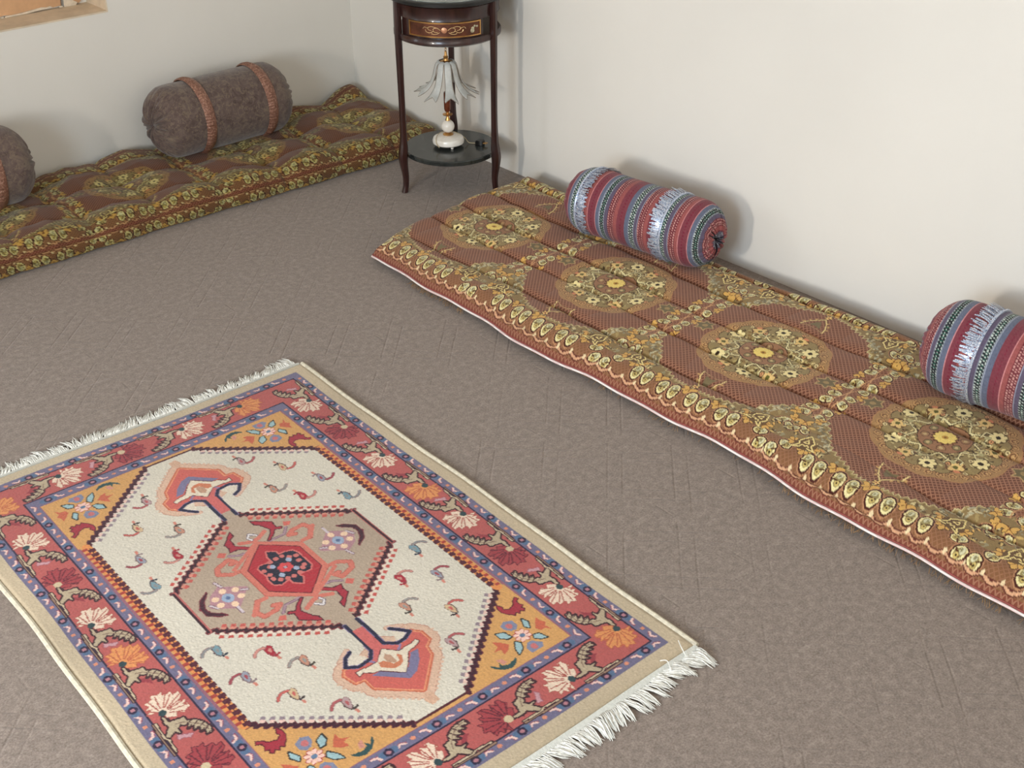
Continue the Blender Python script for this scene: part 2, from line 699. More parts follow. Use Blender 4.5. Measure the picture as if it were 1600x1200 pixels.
# rug motifs, in millimetres in the rug's own frame (length, width)
RUG = {
    'maroon1': [(-196,20),(-163,58),(-139,55),(-132,67),(-125,61),(-133,49),(-117,35),(-105,20),(-108,13),(-125,32),(-141,40),(-171,28),(-177,21)],
    'maroon2': [(-190,-34),(-170,-35),(-165,-47),(-137,-50),(-106,-19),(-101,-27),(-122,-51),(-123,-71),(-137,-65),(-155,-67)],
    'violet1': [(-103,19),(-105,56),(-123,71)],
    'violet2': [(-99,-23),(-102,-59),(-115,-78)],
    'sq1': [(-146,77),(-136,92),(-125,82),(-132,70)],
    'sq2': [(-139,-90),(-127,-77),(-115,-88),(-127,-101)],
    'curl1': [(-60,76),(-75,55)],
    'curlA': [(-57,93),(-85,113),(-107,106),(-105,76),(-94,61),(-89,74)],
    'curlA2': [(-58,75),(-59,94),(-90,119)],
    'curlB': [(-54,-80),(-54,-103),(-73,-127),(-92,-119),(-104,-86),(-88,-77),(-87,-88)],
    'curlC': [(-138,-38),(-127,-16),(-128,3),(-142,26)],
    'whitecurl': [(-132,-11),(-143,-15),(-155,-6),(-141,6)],
    'hexred': [(-110,-7),(-45,59),(38,59),(103,-5),(40,-72),(-39,-71)],
    'hexout': [(-127,-6),(-58,73),(58,66),(118,-7),(58,-81),(-53,-85)],
    'navy': [(-74,-8),(-62,7),(-47,8),(-49,21),(-42,38),(-28,43),(-10,42),(25,44),(38,34),(36,4),(51,7),(68,-3),(52,-18),(36,-16),(42,-40),(33,-52),(14,-54),(0,-49),(-33,-52),(-41,-44),(-37,-24),(-40,-14),(-57,-15)],
    'navydots': [(-40,-5),(-40,10),(-27,21),(-22,35),(-4,31),(16,32),(23,24),(-25,-29),(-20,-46),(-1,-43),(15,-44),(27,-33),(33,-19),(35,-5),(33,11),(-38,-21)],
    'navyblue': [(-20,15),(-21,-24),(15,13),(16,-23)],
    'quad': [(-7,134)],
    'quadarms': [(-66,132),(-42,132),(-6,175),(-23,166),(-8,89),(-1,100),(54,133),(34,128)],
    'quadbody': [(-52,131),(-14,179),(19,163),(39,134),(0,83),(-34,114)],
    'quadlights': [(-33,132),(-18,157),(5,157),(19,133),(7,109),(-18,109)],
    'hook': [(-53,161),(-47,176),(-28,195),(-2,196),(21,184),(37,161),(34,161),(12,180),(-9,188),(-26,185),(-43,167)],
    'pOuter': [(-522,-1),(-507,11),(-496,5),(-489,13),(-473,31),(-451,50),(-429,71),(-416,73),(-414,81),(-404,77),(-403,83),(-380,103),(-366,97),(-359,103),(-339,97),(-316,74),(-298,48),(-300,22),(-311,41),(-336,81),(-348,87),(-338,-80),(-302,-54),(-299,-31),(-292,-59),(-310,-80),(-336,-100),(-359,-110),(-379,-112),(-393,-97),(-410,-91),(-438,-73),(-456,-57),(-468,-36),(-487,-20),(-507,-18)],
    'pSalmon': [(-484,-4),(-420,64),(-389,64),(-386,84),(-356,90),(-345,81),(-349,69),(-353,54),(-348,27),(-330,-14),(-354,-42),(-350,-65),(-336,-81),(-353,-94),(-379,-95),(-391,-78),(-416,-72)],
    'pBlue': [(-443,-3),(-391,49),(-390,33),(-424,-6),(-414,-20),(-387,-44),(-386,-63),(-410,-49),(-434,-27)],
    'pCream': [(-424,-6),(-388,31),(-385,43),(-372,58),(-377,69),(-364,69),(-365,50),(-366,34),(-365,19),(-341,-7),(-369,-31),(-366,-45),(-366,-61),(-362,-74),(-370,-78),(-376,-66),(-380,-43),(-408,-22)],
    'pRing': [(-402,-9),(-402,4),(-383,24),(-369,20),(-371,9),(-391,-3),(-389,-16),(-370,-21),(-380,-28),(-396,-20)],
    'pCore': [(-391,-6),(-380,5),(-364,4),(-357,-4),(-367,-12),(-386,-12)],
    'pShaft': [(-365,21),(-355,28),(-336,13),(-270,8),(-267,-12),(-331,-15),(-354,-40),(-364,-28),(-340,-6)],
    'pDarkR': [(-239,12),(-286,10),(-330,11),(-350,25),(-354,56),(-339,77),(-318,63),(-309,47)],
    'pDarkL': [(-236,-19),(-278,-21),(-330,-19),(-348,-41),(-346,-61),(-336,-80),(-318,-66),(-303,-53)],
    'pBar': [(-264,-13),(-267,7)],
    'pTip': [(-507,-18),(-522,-1),(-507,11),(-488,-3)],
    'palmBase': [(97,407)],
    'palm': [(83,402),(75,388),(85,382),(75,372),(81,365),(83,356),(92,357),(94,366),(103,356),(107,370),(119,357),(132,356),(129,369),(140,370),(138,378),(141,386),(151,382),(147,392),(154,403),(142,406),(140,422),(129,416),(124,427),(120,415),(110,430),(109,417),(107,409),(98,406)],
    'leaf': [(0,355),(-2,365),(12,361),(11,371),(26,364),(22,378),(36,371),(33,385),(46,377),(45,387),(52,392),(45,401),(32,402),(43,407),(33,424),(40,427),(58,410),(72,413),(88,410),(86,406),(70,406),(66,392),(64,380),(51,378),(45,366),(30,357),(13,353)],
    'stem1': [(-5,428),(30,425),(37,429),(81,427)],
    'stem2': [(-10,434),(32,434),(81,432)],
    'bird': [(17,382),(10,392),(17,402),(19,413),(32,409),(27,401),(22,393)],
    'ring': [(-173,444),(-67,447),(36,452),(151,445),(-65,334),(44,333)],
    'dash': [(-149,446),(-94,445),(-44,448),(11,448),(64,449),(122,446),(-94,333),(-37,332),(17,334),(70,333)],
    'dot': [(-118,446),(-14,449),(97,446),(-8,335)],
    'dog': [(390,256),(396,270),(407,271),(409,287),(395,295),(389,306),(399,313),(400,305),(409,299),(419,303),(437,303),(435,289),(429,288),(434,273),(438,262),(426,260),(413,262),(402,255)],
    'cfC': [(491,245)],
    'cfPetals': [(476,244),(481,253),(489,258),(500,257),(506,245),(503,235),(495,229),(480,234)],
    'cfLeaves1': [(453,275),(467,280),(483,271),(475,265)],
    'cfLeaves2': [(504,263),(508,274),(527,280),(522,267),(512,259)],
    'cfLeaves3': [(497,221),(506,228),(520,221),(529,205),(514,209)],
    'cfLeaves4': [(455,206),(462,221),(481,225),(481,216),(470,206)],
    'cfBlue1': [(443,227),(436,241),(443,256),(460,257),(471,248),(467,236),(454,226)],
    'cfBlue2': [(514,238),(515,249),(532,263),(542,256),(542,239),(541,227),(523,228)],
    'cfRed1': [(466,301),(480,300),(490,308),(498,299),(515,303),(503,293),(504,283),(491,279)],
    'cfRed2': [(467,186),(479,197),(495,208),(507,194),(510,183),(496,185),(493,171),(485,186)],
    'gbird': [(529,-194),(534,-186),(536,-169),(532,-160),(521,-159),(532,-152),(515,-138),(529,-141),(543,-154),(548,-171),(545,-182),(537,-192)],
    'gbirdpink': [(517,-169),(512,-158),(533,-163),(529,-173)],
    'botBody': [(-344,183),(-351,190),(-337,196),(-321,195),(-313,183),(-322,177)],
    'botDark': [(-348,175),(-353,187),(-341,198),(-323,196),(-334,191),(-338,183),(-325,173),(-336,172)],
    'botTail': [(-329,183),(-320,193),(-324,208),(-329,219),(-321,219),(-311,207),(-308,194),(-315,179)],
    'botDot': [(-365,181),(-362,191),(-354,186),(-357,178)],
    'botAnchor': [(-330,189)],
}
# ------------------------------------------------------------------ the rug
BEIGE, BLUE, BLUE2, NAVY = (196, 178, 150), (112, 106, 134), (84, 108, 140), (44, 34, 62)
RED, DRED, ORANGE, CREAM = (180, 90, 86), (138, 50, 58), (208, 156, 94), (214, 206, 190)
DARK, TAN, SALMON, PINK = (62, 24, 36), (178, 158, 138), (206, 116, 100), (226, 180, 166)
CRIM, WHITE, LEAFC, TEAL = (174, 44, 54), (224, 206, 184), (184, 166, 136), (44, 66, 70)
LILAC, GOLD, PALEB, BOTP = (150, 128, 146), (220, 160, 90), (156, 186, 190), (190, 90, 84)


def draw_rug():
    HP, HQ = 0.735, 0.490
    g = Painter(-HP, HP, -HQ, HQ, 0.002, BEIGE)
    for sgnname in (0,):
        pass

    def R(k):
        return [(x / 1000.0, y / 1000.0) for x, y in RUG[k]]

    def both(fn):
        """the design repeats under a half turn"""
        for s in (1, -1):
            fn(lambda pts, s=s: [(s * x, s * y) for x, y in pts], s)

    def jag(v):
        return v

    # guard bands and main border
    g.rect(-.697, .697, -.454, .454, BLUE)
    g.rect(-.674, .674, -.431, .431, NAVY)
    g.rect(-.670, .670, -.427, .427, RED)
    g.rect(-.587, .587, -.347, .347, NAVY)
    g.rect(-.583, .583, -.343, .343, BLUE)
    g.rect(-.556, .556, -.321, .321, (150, 96, 110))
    g.rect(-.553, .553, -.318, .318, ORANGE)

    # guard band motifs: navy rings with salmon hearts, little pink hooks, orange dots
    def guard(along_to, half, per=0.108, ph=0.04):
        k0 = int(math.floor((-half - ph) / per))
        for k in range(k0, k0 + int(2 * half / per) + 3):
            a = ph + k * per
            for da, kind in ((0, 'ring'), (.027, 'h1'), (.054, 'dot'), (.081, 'h2')):
                aa = a + da
                if abs(aa) > half:
                    continue
                T = along_to
                if kind == 'ring':
                    for dd in (-.012, 0.012):
                        x, y = T(aa + dd, 0)
                        g.ell(x, y, .0085, .0085, BLUE2)
                    x, y = T(aa, 0)
                    g.ell(x, y, .0095, .0095, NAVY)
                    g.ell(x, y, .0045, .0045, (178, 120, 130))
                elif kind == 'dot':
                    x, y = T(aa, 0)
                    g.ell(x, y, .0050, .0050, (216, 140, 110))
                elif kind == 'h1':
                    g.stroke([T(aa - .005, .006), T(aa - .003, -.003), T(aa + .008, -.005)], .0062, (150, 70, 90))
                    g.stroke([T(aa - .007, .006), T(aa - .003, -.002), T(aa + .007, -.004)], .0046, (232, 196, 186))
                else:
                    g.stroke([T(aa - .009, .001), T(aa, -.004), T(aa + .007, .002)], .0062, (150, 70, 90))
                    g.stroke([T(aa - .010, .003), T(aa, -.003), T(aa + .008, .003)], .0044, (232, 196, 186))

    for s in (1, -1):
        guard(lambda a, o, s=s: (s * a, s * (.443 + o)), .685)
        guard(lambda a, o, s=s: (s * a, s * (.3325 + o)), .57, ph=.044)
        guard(lambda a, o, s=s: (-s * (.684 + o), s * a), .43, ph=.03)
        guard(lambda a, o, s=s: (-s * (.570 + o), s * a), .32, ph=.03)

    # main border: palmettes and toothed leaves
    palm, leaf = R('palm'), R('leaf')
    st1, st2, bird = R('stem1'), R('stem2'), R('bird')

    def border_unit(T, along, colour, alt, leaf_on=True):
        def tr(pts, sc=1.0, c=(.1135, .3885)):
            return [T(along + (x - .1135), (c[1] + (y - c[1]) * sc) - .3885) for x, y in pts]
        if leaf_on:
            lf = tr(leaf)
            if alt:
                g.poly(tr([(.010, .384), (.022, .392), (.030, .402), (.040, .400), (.036, .392), (.024, .382)]), (150, 58, 66))
            else:
                g.poly(tr(bird), (196, 150, 156))
                g.stroke(tr(bird), .002, (160, 90, 100), True)
            g.stroke(lf, .0085, (62, 28, 36), True)
            g.poly(lf, (184, 166, 138))
            sp_l = [(.006, .357), (.024, .360), (.040, .372), (.052, .384), (.058, .398)]
            for (vx, vy) in leaf[1:9]:
                g.stroke(tr([(vx, vy), (vx + .004, vy - .0085)]), .0026, (70, 36, 40))
            g.stroke(tr(sp_l), .0020, (120, 92, 80))
            for q in (st1, st2):
                g.stroke(tr(q), .0075, (58, 26, 34))
            g.stroke(tr(st1), .0030, (200, 180, 150))
            g.stroke(tr(st2), .0026, (150, 120, 100))
        pm = tr(palm)
        if colour == 'red':
            fill, line, core = (158, 60, 66), (98, 30, 44), (204, 184, 150)
        elif colour == 'orange':
            fill, line, core = (220, 146, 88), (186, 96, 66), TEAL
        else:
            fill, line, core = (230, 206, 184), (172, 88, 78), TEAL
        g.stroke(pm, .004, line, True)
        g.poly(pm, fill)
        base = T(along - .0155, .0165)
        tips = tr([(.078, .370), (.090, .357), (.104, .362), (.112, .362), (.124, .358), (.134, .372), (.141, .379), (.146, .398), (.140, .414), (.120, .424)])
        for t in tips:
            a0 = (base[0] + (t[0] - base[0]) * .30, base[1] + (t[1] - base[1]) * .30)
            g.stroke([a0, t], .0026, line)
        g.ell(base[0], base[1], .0085, .0075, core)
        if colour == 'red':
            g.ell(base[0], base[1], .009, .009, core)

    seq_r = [(-.534, 'cream'), (-.370, 'red'), (-.203, 'cream'), (-.033, 'orange'), (.113, 'cream'), (.278, 'red'), (.444, 'cream'), (.616, 'orange')]
    seq_f = [(-.222, 'cream'), (-.063, 'red'), (.100, 'cream'), (.266, 'orange')]
    for s in (1, -1):
        for i, (a, c) in enumerate(seq_r):
            border_unit(lambda al, o, s=s: (s * al, s * (.3865 + o)), a, c, i % 2 == 1)
        for i, (a, c) in enumerate(seq_f):
            border_unit(lambda al, o, s=s: (-s * (.6285 + o), s * al), a, c, i % 2 == 0)

    # orange spandrels: flower, dog and bird
    for fl_ in (1, -1):
        for s in (1, -1):
            def m(pts, s=s, fl_=fl_):
                return [(s * x, s * y * fl_) for x, y in pts]
            for k in ('cfRed1', 'cfRed2'):
                g.poly(m(R(k)), (196, 98, 70))
            for k in ('cfBlue1', 'cfBlue2'):
                q = m(R(k))
                g.poly(q, (128, 132, 156))
                c = np.mean(q, axis=0)
                g.ell(c[0], c[1], .008, .007, (196, 110, 110))
            for k in ('cfLeaves1', 'cfLeaves2', 'cfLeaves3', 'cfLeaves4'):
                q = m(R(k))
                g.stroke(q, .006, (52, 48, 44), True)
                g.poly(q, PALEB)
            c = m(R('cfC'))[0]
            for i in range(8):
                a = i * PI / 4 + .2
                g.ell(c[0] + .0125 * math.cos(a), c[1] + .0125 * math.sin(a), .0072, .0052, (168, 50, 58), a)
                g.ell(c[0] + .012 * math.cos(a), c[1] + .012 * math.sin(a), .0062, .0042, (238, 196, 182), a)
            g.ell(c[0], c[1], .0055, .0055, (96, 120, 150))
            dg = [(.388, .262), (.398, .268), (.408, .266), (.414, .276), (.408, .290), (.398, .298), (.392, .308), (.400, .312), (.404, .303), (.414, .302), (.422, .306), (.426, .298), (.432, .302), (.438, .296), (.432, .290), (.438, .284), (.431, .280), (.437, .272), (.430, .268), (.424, .262), (.412, .256), (.398, .256)]
            q = m(dg)
            g.poly(q, (160, 44, 58))
            g.stroke(q, .0026, (92, 24, 36), True)
            q = m([(x, -y) for x, y in R('gbird')])
            g.poly(q, (44, 76, 76))
            g.poly(m([(x, -y) for x, y in R('gbirdpink')]), (204, 140, 124))

    # cream field: an elongated octagon with stepped dark edge
    ov = [(-.347, .300), (.345, .300), (.543, .062), (.543, -.062), (.347, -.300), (-.345, -.300), (-.543, -.062), (-.543, .062)]
    g.poly(ov, CREAM)

    def zig(a, b, per, amp, width, col, side=0.0):
        a, b = np.array(a), np.array(b)
        L = np.linalg.norm(b - a)
        d = (b - a) / L
        nrm = np.array([-d[1], d[0]])
        n = max(int(round(L / per)), 1)
        pts = []
        for i in range(n):
            pts.append(a + d * (i * L / n) + nrm * (side - amp))
            pts.append(a + d * ((i + .78) * L / n) + nrm * (side + amp))
        pts.append(b + nrm * (side - amp))
        g.stroke([tuple(p) for p in pts], width, col)

    def ticks(a, b, per, off, size, col, col2=None, trim=.02):
        a, b = np.array(a), np.array(b)
        L = np.linalg.norm(b - a)
        d = (b - a) / L
        nrm = np.array([-d[1], d[0]])
        n = int(round(L / per))
        ang = math.atan2(d[1], d[0])
        for i in range(n):
            t = (i + .5) * L / n
            if t < trim or t > L - trim:
                continue
            c = a + d * t + nrm * off
            if col2 is not None:
                e = a + d * t + nrm * (off * .62)
                g.ell(e[0], e[1], size * .75, size * .75, col2, ang)
            sq = [c + d * sx * size * .75 + nrm * sy * size * .62 for sx, sy in ((-1, -1), (1, -.7), (.7, 1), (-.8, .8))]
            g.poly(sq, col)

    def pt(x, y):
        return (x, y)

    for s in (1, -1):
        for (a, b) in (((-.347, .300), (-.543, .062)), ((.543, .062), (.345, .300))):
            a = (s * a[0], s * a[1])
            b = (s * b[0], s * b[1])
            zig(a, b, .0186, .0048, .0108, (104, 40, 52))
            zig(a, b, .0186, .0044, .0074, (62, 20, 36))
            ticks(a, b, .0186, .0175, .0078, (146, 128, 136), (228, 192, 178), .012)
        # narrow ends: a straight dark line
        g.stroke([(s * .543, .064), (s * .543, -.064)], .0065, (80, 26, 36))
        # long sides: crenellated maroon and flame stripe
        g.stroke([(s * -.345, s * .302), (s * .345, s * .302)], .020, (222, 142, 78))
        k = -.343
        while k < .344:
            c = (s * k, s * .2965)
            g.rect(c[0] - .0058, c[0] + .0058, c[1] - .0075, c[1] + .0075, (84, 26, 42))
            g.rect(c[0] - .0090, c[0] + .0090, c[1] - .0025, c[1] + .0025, (84, 26, 42))
            e = (s * (k + .0092), s * .3085)
            g.rect(e[0] - .0042, e[0] + .0042, e[1] - .0055, e[1] + .0055, (168, 62, 52))
            f = (s * (k + .0092), s * .2945)
            g.rect(f[0] - .0030, f[0] + .0030, f[1] - .003, f[1] + .003, (226, 150, 84))
            k += .0186
        g.stroke([(s * -.345, s * .3175), (s * .345, s * .3175)], .0045, (150, 96, 110))

    # small floating boteh sprigs
    bx, by = -.330, .189
    body, dark, tail, dot = R('botBody'), R('botDark'), R('botTail'), R('botDot')
    sprigs = [(-.418, .128, 0), (-.333, .192, 1), (-.234, .238, 2), (-.268, .128, 3), (-.200, .165, 4), (-.133, .244, 5),
              (-.268, -.118, 3), (-.188, -.163, 4), (-.126, -.247, 5), (-.333, -.187, 1), (-.226, -.232, 2), (-.414, -.126, 0)]
    tones = [((178, 150, 150), (176, 90, 92), (70, 60, 56)), ((206, 178, 140), (196, 96, 88), (60, 44, 44)),
             ((150, 152, 164), (158, 70, 80), (140, 120, 120)), ((196, 140, 116), (150, 146, 140), (70, 60, 50)),
             ((168, 34, 52), (204, 140, 128), (160, 40, 54)), ((120, 152, 162), (140, 140, 140), (48, 56, 70))]
    for s in (1, -1):
        for (px, py, ti) in sprigs:
            fx = 1 if py > 0 else -1
            bc, tc, dc = tones[ti]

            def T(pts, fx=fx, px=px, py=py, s=s):
                return [(s * (px + (x - bx)), s * (py + (y - by) * fx)) for x, y in pts]
            cb = np.mean(body, axis=0)
            bd = [(cb[0] + (x - cb[0]) * .92, cb[1] + (y - cb[1]) * .85) for x, y in body]
            tl = [(-.324, .186), (-.316, .194), (-.315, .206), (-.322, .216), (-.328, .220)]
            g.stroke(T(tl), .0078, (140, 100, 98))
            g.stroke(T(tl), .0054, tc)
            g.stroke(T(bd[:4]), .0052, dc)
            g.stroke(T(bd), .0022, (120, 84, 84), True)
            g.poly(T(bd), bc)
            g.poly(T([(cb[0] + (x - cb[0]) * .40, cb[1] + (y - cb[1]) * .36) for x, y in body]), tc)
            g.stroke(T([(-.349, .176), (-.352, .186)]), .0052, dc)
            g.stroke(T([(-.363, .183), (-.357, .184)]), .0062, (206, 130, 112))

    # central medallion
    OQ = -.0045
    mv = [(-.075, .2215), (.073, .2215), (.235, .012), (.235, -.016), (.072, -.2285), (-.076, -.2285), (-.236, -.018), (-.234, .014)]
    g.poly(mv, TAN)
    edges = [((.235, .012), (.073, .2215)), ((-.075, .2215), (-.234, .014)), ((-.236, -.018), (-.076, -.2285)), ((.072, -.2285), (.235, -.016))]
    for a, b in edges:
        zig(a, b, .0186, .0048, .0122, (136, 64, 68))
        zig(a, b, .0186, .0044, .0074, (56, 20, 32))
        ticks(a, b, .0186, -.0180, .0080, (190, 80, 72), (228, 206, 188), .026)
        ticks(a, b, .0186, .0155, .0082, (192, 90, 80), (210, 136, 118), .022)
    for s, y in ((1, .2215), (-1, -.2285)):
        g.stroke([(-.078, y), (.076, y)], .0095, (186, 100, 96))
        g.stroke([(-.078, y + s * .001), (.076, y + s * .001)], .0058, (58, 22, 34))

    def cen(pts, s):
        return [(s * x, s * (y - OQ * 2 * .78) + OQ * 2 * .78) for x, y in pts]

    for s in (1, -1):
        def m(pts, s=s):
            return [(s * x, (s * (y + .007)) - .007) for x, y in pts]
        for k, w in (('violet1', .006), ('violet2', .006)):
            g.stroke(m(R(k)), w + .002, (120, 90, 104))
            g.stroke(m(R(k)), w - .001, (164, 134, 144))
        for k in ('sq1', 'sq2'):
            g.poly(m(R(k)), (206, 104, 92))
        for k in ('maroon1', 'maroon2'):
            g.poly(m(R(k)), (164, 42, 58))
            g.stroke(m(R(k)), .0028, (82, 24, 38), True)
        g.stroke(m(R('curlC')), .011, SALMON)
        g.stroke(m(R('whitecurl')), .0075, (104, 92, 110))
        g.stroke(m(R('whitecurl')), .004, (230, 222, 220))
        for k in ('curlA', 'curlB'):
            g.stroke(m(R(k)), .0135, (170, 84, 72))
            g.stroke(m(R(k)), .0110, SALMON)
        g.stroke(m(R('curlA2')), .012, SALMON)
        g.poly(m(R('quadbody')), (178, 132, 140))
        qa = m(R('quadarms'))
        for i in range(0, 8, 2):
            g.stroke([qa[i], qa[i + 1]], .008, (120, 84, 98))
            g.stroke([qa[i], qa[i + 1]], .0045, (206, 190, 196))
        for c in m(R('quadlights')):
            g.ell(c[0], c[1], .0085, .0078, (238, 204, 172))
        c = m(R('quad'))[0]
        g.ell(c[0], c[1], .015, .0125, (156, 172, 196))
        g.ell(c[0], c[1], .006, .005, (92, 110, 150))
        q = m(R('hook'))
        g.stroke(q, .0045, (120, 40, 54), True)
        g.poly(q, (66, 24, 40))

    def hexa(a, b, c, q0=-.007):
        return [(-a, q0), (-b, q0 + c), (b, q0 + c), (a, q0), (b, q0 - c), (-b, q0 - c)]
    g.poly(hexa(.122, .055, .079), (176, 88, 76))
    g.poly(hexa(.120, .0535, .0775), SALMON)
    for s in (1, -1):
        g.stroke([(s * .12, -.007), (s * .065, s * .086 - .007)], .010, SALMON)
    g.poly(hexa(.109, .0455, .0665), (100, 30, 40))
    g.poly(hexa(.1055, .0440, .0640), CRIM)
    nv = R('navy')
    g.stroke(nv, .0075, (206, 110, 104), True)
    g.poly(nv, (34, 30, 48))
    for c in R('navydots'):
        g.ell(c[0], c[1], .0065, .0058, (202, 112, 106))
    for i in range(6):
        a = i * PI / 3
        g.ell(.011 * math.cos(a) - .002, -.004 + .011 * math.sin(a), .0075, .0065, (208, 74, 76))
    g.ell(-.002, -.004, .004, .004, (190, 170, 180))
    for c in R('navyblue'):
        g.ell(c[0], c[1], .0072, .0060, (160, 172, 194))

    # pendants at both ends of the medallion
    for s in (1, -1):
        def m(pts, s=s):
            return [(s * x, s * (y + .002) - .002 * (1 if s > 0 else -1)) for x, y in pts]
        neck = [(-.240, .010), (-.262, .010), (-.300, .012), (-.300, -.020), (-.262, -.018), (-.240, -.016)]
        g.poly(m([(-.21, .012), (-.262, .012), (-.262, -.019), (-.21, -.018)]), TAN)
        # pale toothed skirt round the outside
        q = m(R('pSalmon'))
        qc = np.mean(q, axis=0)
        wings = [[(-.348, .092), (-.322, .078), (-.302, .050)], [(-.336, -.092), (-.312, -.076), (-.298, -.050)]]
        for wg in wings:
            g.stroke(m(wg), .014, (192, 142, 122))
            g.stroke(m(wg), .011, (216, 180, 158))
        g.stroke(q, .047, (192, 142, 122), True)
        g.stroke(q, .043, (214, 178, 154), True)
        for (pa, pb) in zip(q, q[1:] + q[:1]):
            pa, pb = np.array(pa), np.array(pb)
            L = np.linalg.norm(pb - pa)
            nn = max(int(L / .011), 1)
            for i in range(nn):
                c = pa + (pb - pa) * ((i + .5) / nn)
                d = np.array([-(pb - pa)[1], (pb - pa)[0]]) / max(L, 1e-6)
                if np.dot(d, c - qc) < 0:
                    d = -d
                e = c + d * .0245
                if abs(e[0]) > .345:
                    g.ell(e[0], e[1], .0036, .0036, (214, 178, 154))
        g.poly(m([(-.500, -.014), (-.524, -.012), (-.526, .006), (-.508, .012), (-.488, 0)]), (208, 168, 142))
        g.stroke(q, .013, (198, 104, 76), True)
        g.stroke(q, .006, (226, 150, 112), True)
        g.poly(q, (202, 98, 88))
        g.poly(m(R('pBlue')), (122, 116, 148))
        q = m(R('pShaft'))
        g.stroke(q, .010, (140, 122, 158), True)
        g.poly(q, (204, 104, 100))
        q = m(R('pCream'))
        g.stroke(q, .004, (92, 34, 44), True)
        g.poly(q, (226, 212, 190))
        q = m(R('pRing'))
        g.poly(q, (204, 124, 90))
        g.poly(m(R('pCore')), (190, 150, 124))
        for k in ('pDarkR', 'pDarkL'):
            g.poly(m(R(k)[3:]), (222, 210, 192))
        for k in ('pDarkR', 'pDarkL'):
            g.stroke(m(R(k)), .0100, (128, 112, 150))
            g.stroke(m(R(k)), .0080, (34, 34, 62))
        g.stroke(m(R('pBar')), .006, (44, 30, 52))
        sh = m([(-.262, .008), (-.33, .010), (-.33, -.014), (-.262, -.016)])
        g.poly(sh, (204, 104, 100))

    # abrash: slow tone drift and knot-to-knot variation of the wool
    X, Y = np.meshgrid(g.x, g.y)
    tone = 1 + .035 * wob(X, Y, 5, 2.2) + RNG.normal(0, .030, X.shape)
    g.C *= tone[..., None]
    return g, HP, HQ


RUGC = (1.893, 2.408)
rug = empty('patterned_rug', (RUGC[0], RUGC[1], 0.0))
rug.rotation_euler = (0, 0, math.atan2(1.0, 0.022))
tag(rug, 'small red and cream hand-knotted rug with white fringes lying on the carpet', 'rug')

g, HP, HQ = draw_rug()
X, Y = np.meshgrid(g.x, g.y)


def edge_wave(p, side):
    return .0022 * np.sin(p * 7 + side) + .0012 * np.sin(p * 19 + 2 * side)


Yd = Y + np.where(Y > 0, edge_wave(X, 1.0), edge_wave(X, 2.6)) * np.clip((np.abs(Y) - .30) / .19, 0, 1)
Xd = X + (.003 * np.sin(Y * 8 + 1) * np.clip((np.abs(X) - .5) / .23, 0, 1))
edge = np.minimum(np.clip((HQ - np.abs(Y)) / .010, 0, 1), np.clip((HP - np.abs(X)) / .010, 0, 1))
Zd = .0035 + .0075 * np.sqrt(edge) + .0012 * wob(X, Y, 11, 2.0) + RNG.normal(0, .00035, X.shape)
MAT_PILE = attr_mat('wool_pile', 0.95, bump_scale=520, bump=0.35, sheen=0.25, fuzz=0.10, fuzz_scale=420)
pile = bpy.data.objects.new('pile', grid_mesh('pile', np.stack([Xd, Yd, Zd], -1), g.linear() * .90, None, MAT_PILE))
link(pile, rug)
MAT_CORD = simple_mat('cream_overcast_cord', (206, 197, 176), 0.9, var=0.10, scale=90, bump=0.4)
MAT_COTTON = simple_mat('white_cotton', (226, 224, 216), 0.9, var=0.07, scale=120, bump=0.3)
MAT_COTTON2 = simple_mat('hem_cotton', (214, 214, 206), 0.9, var=0.05, scale=200, bump=0.3)
for sg, ph in ((1, 1.0), (-1, 2.6)):
    mbx = MB()
    ps = np.linspace(-HP, HP, 90)
    mbx.tube([(p, sg * (HQ + .003) + float(edge_wave(p, ph)), .0066) for p in ps], .0062, 8)
    mbx.build('selvedge_cord', MAT_CORD, rug)
for sg in (1, -1):
    # flat ribbed hem at each end
    mbx = MB()
    nrib = 320
    wdt = .013 if sg > 0 else .009
    for i in range(nrib):
        q0 = -HQ + 2 * HQ * i / nrib
        q1 = q0 + 2 * HQ / nrib * .86
        x0 = sg * (HP + .0005) + .003 * math.sin(q0 * 8 + 1)
        x1 = sg * (HP + wdt) + .003 * math.sin(q0 * 8 + 1)
        mbx.add([(x0, q0, .010), (x1, q0, .007), (x1, q1, .007), (x0, q1, .010), (x0, q0, .0005), (x1, q0, .0005), (x1, q1, .0005), (x0, q1, .0005)],
                [(0, 1, 2, 3), (4, 7, 6, 5), (0, 4, 5, 1), (1, 5, 6, 2), (2, 6, 7, 3), (3, 7, 4, 0)])
    mbx.build('hem', MAT_COTTON2, rug, smooth=False)

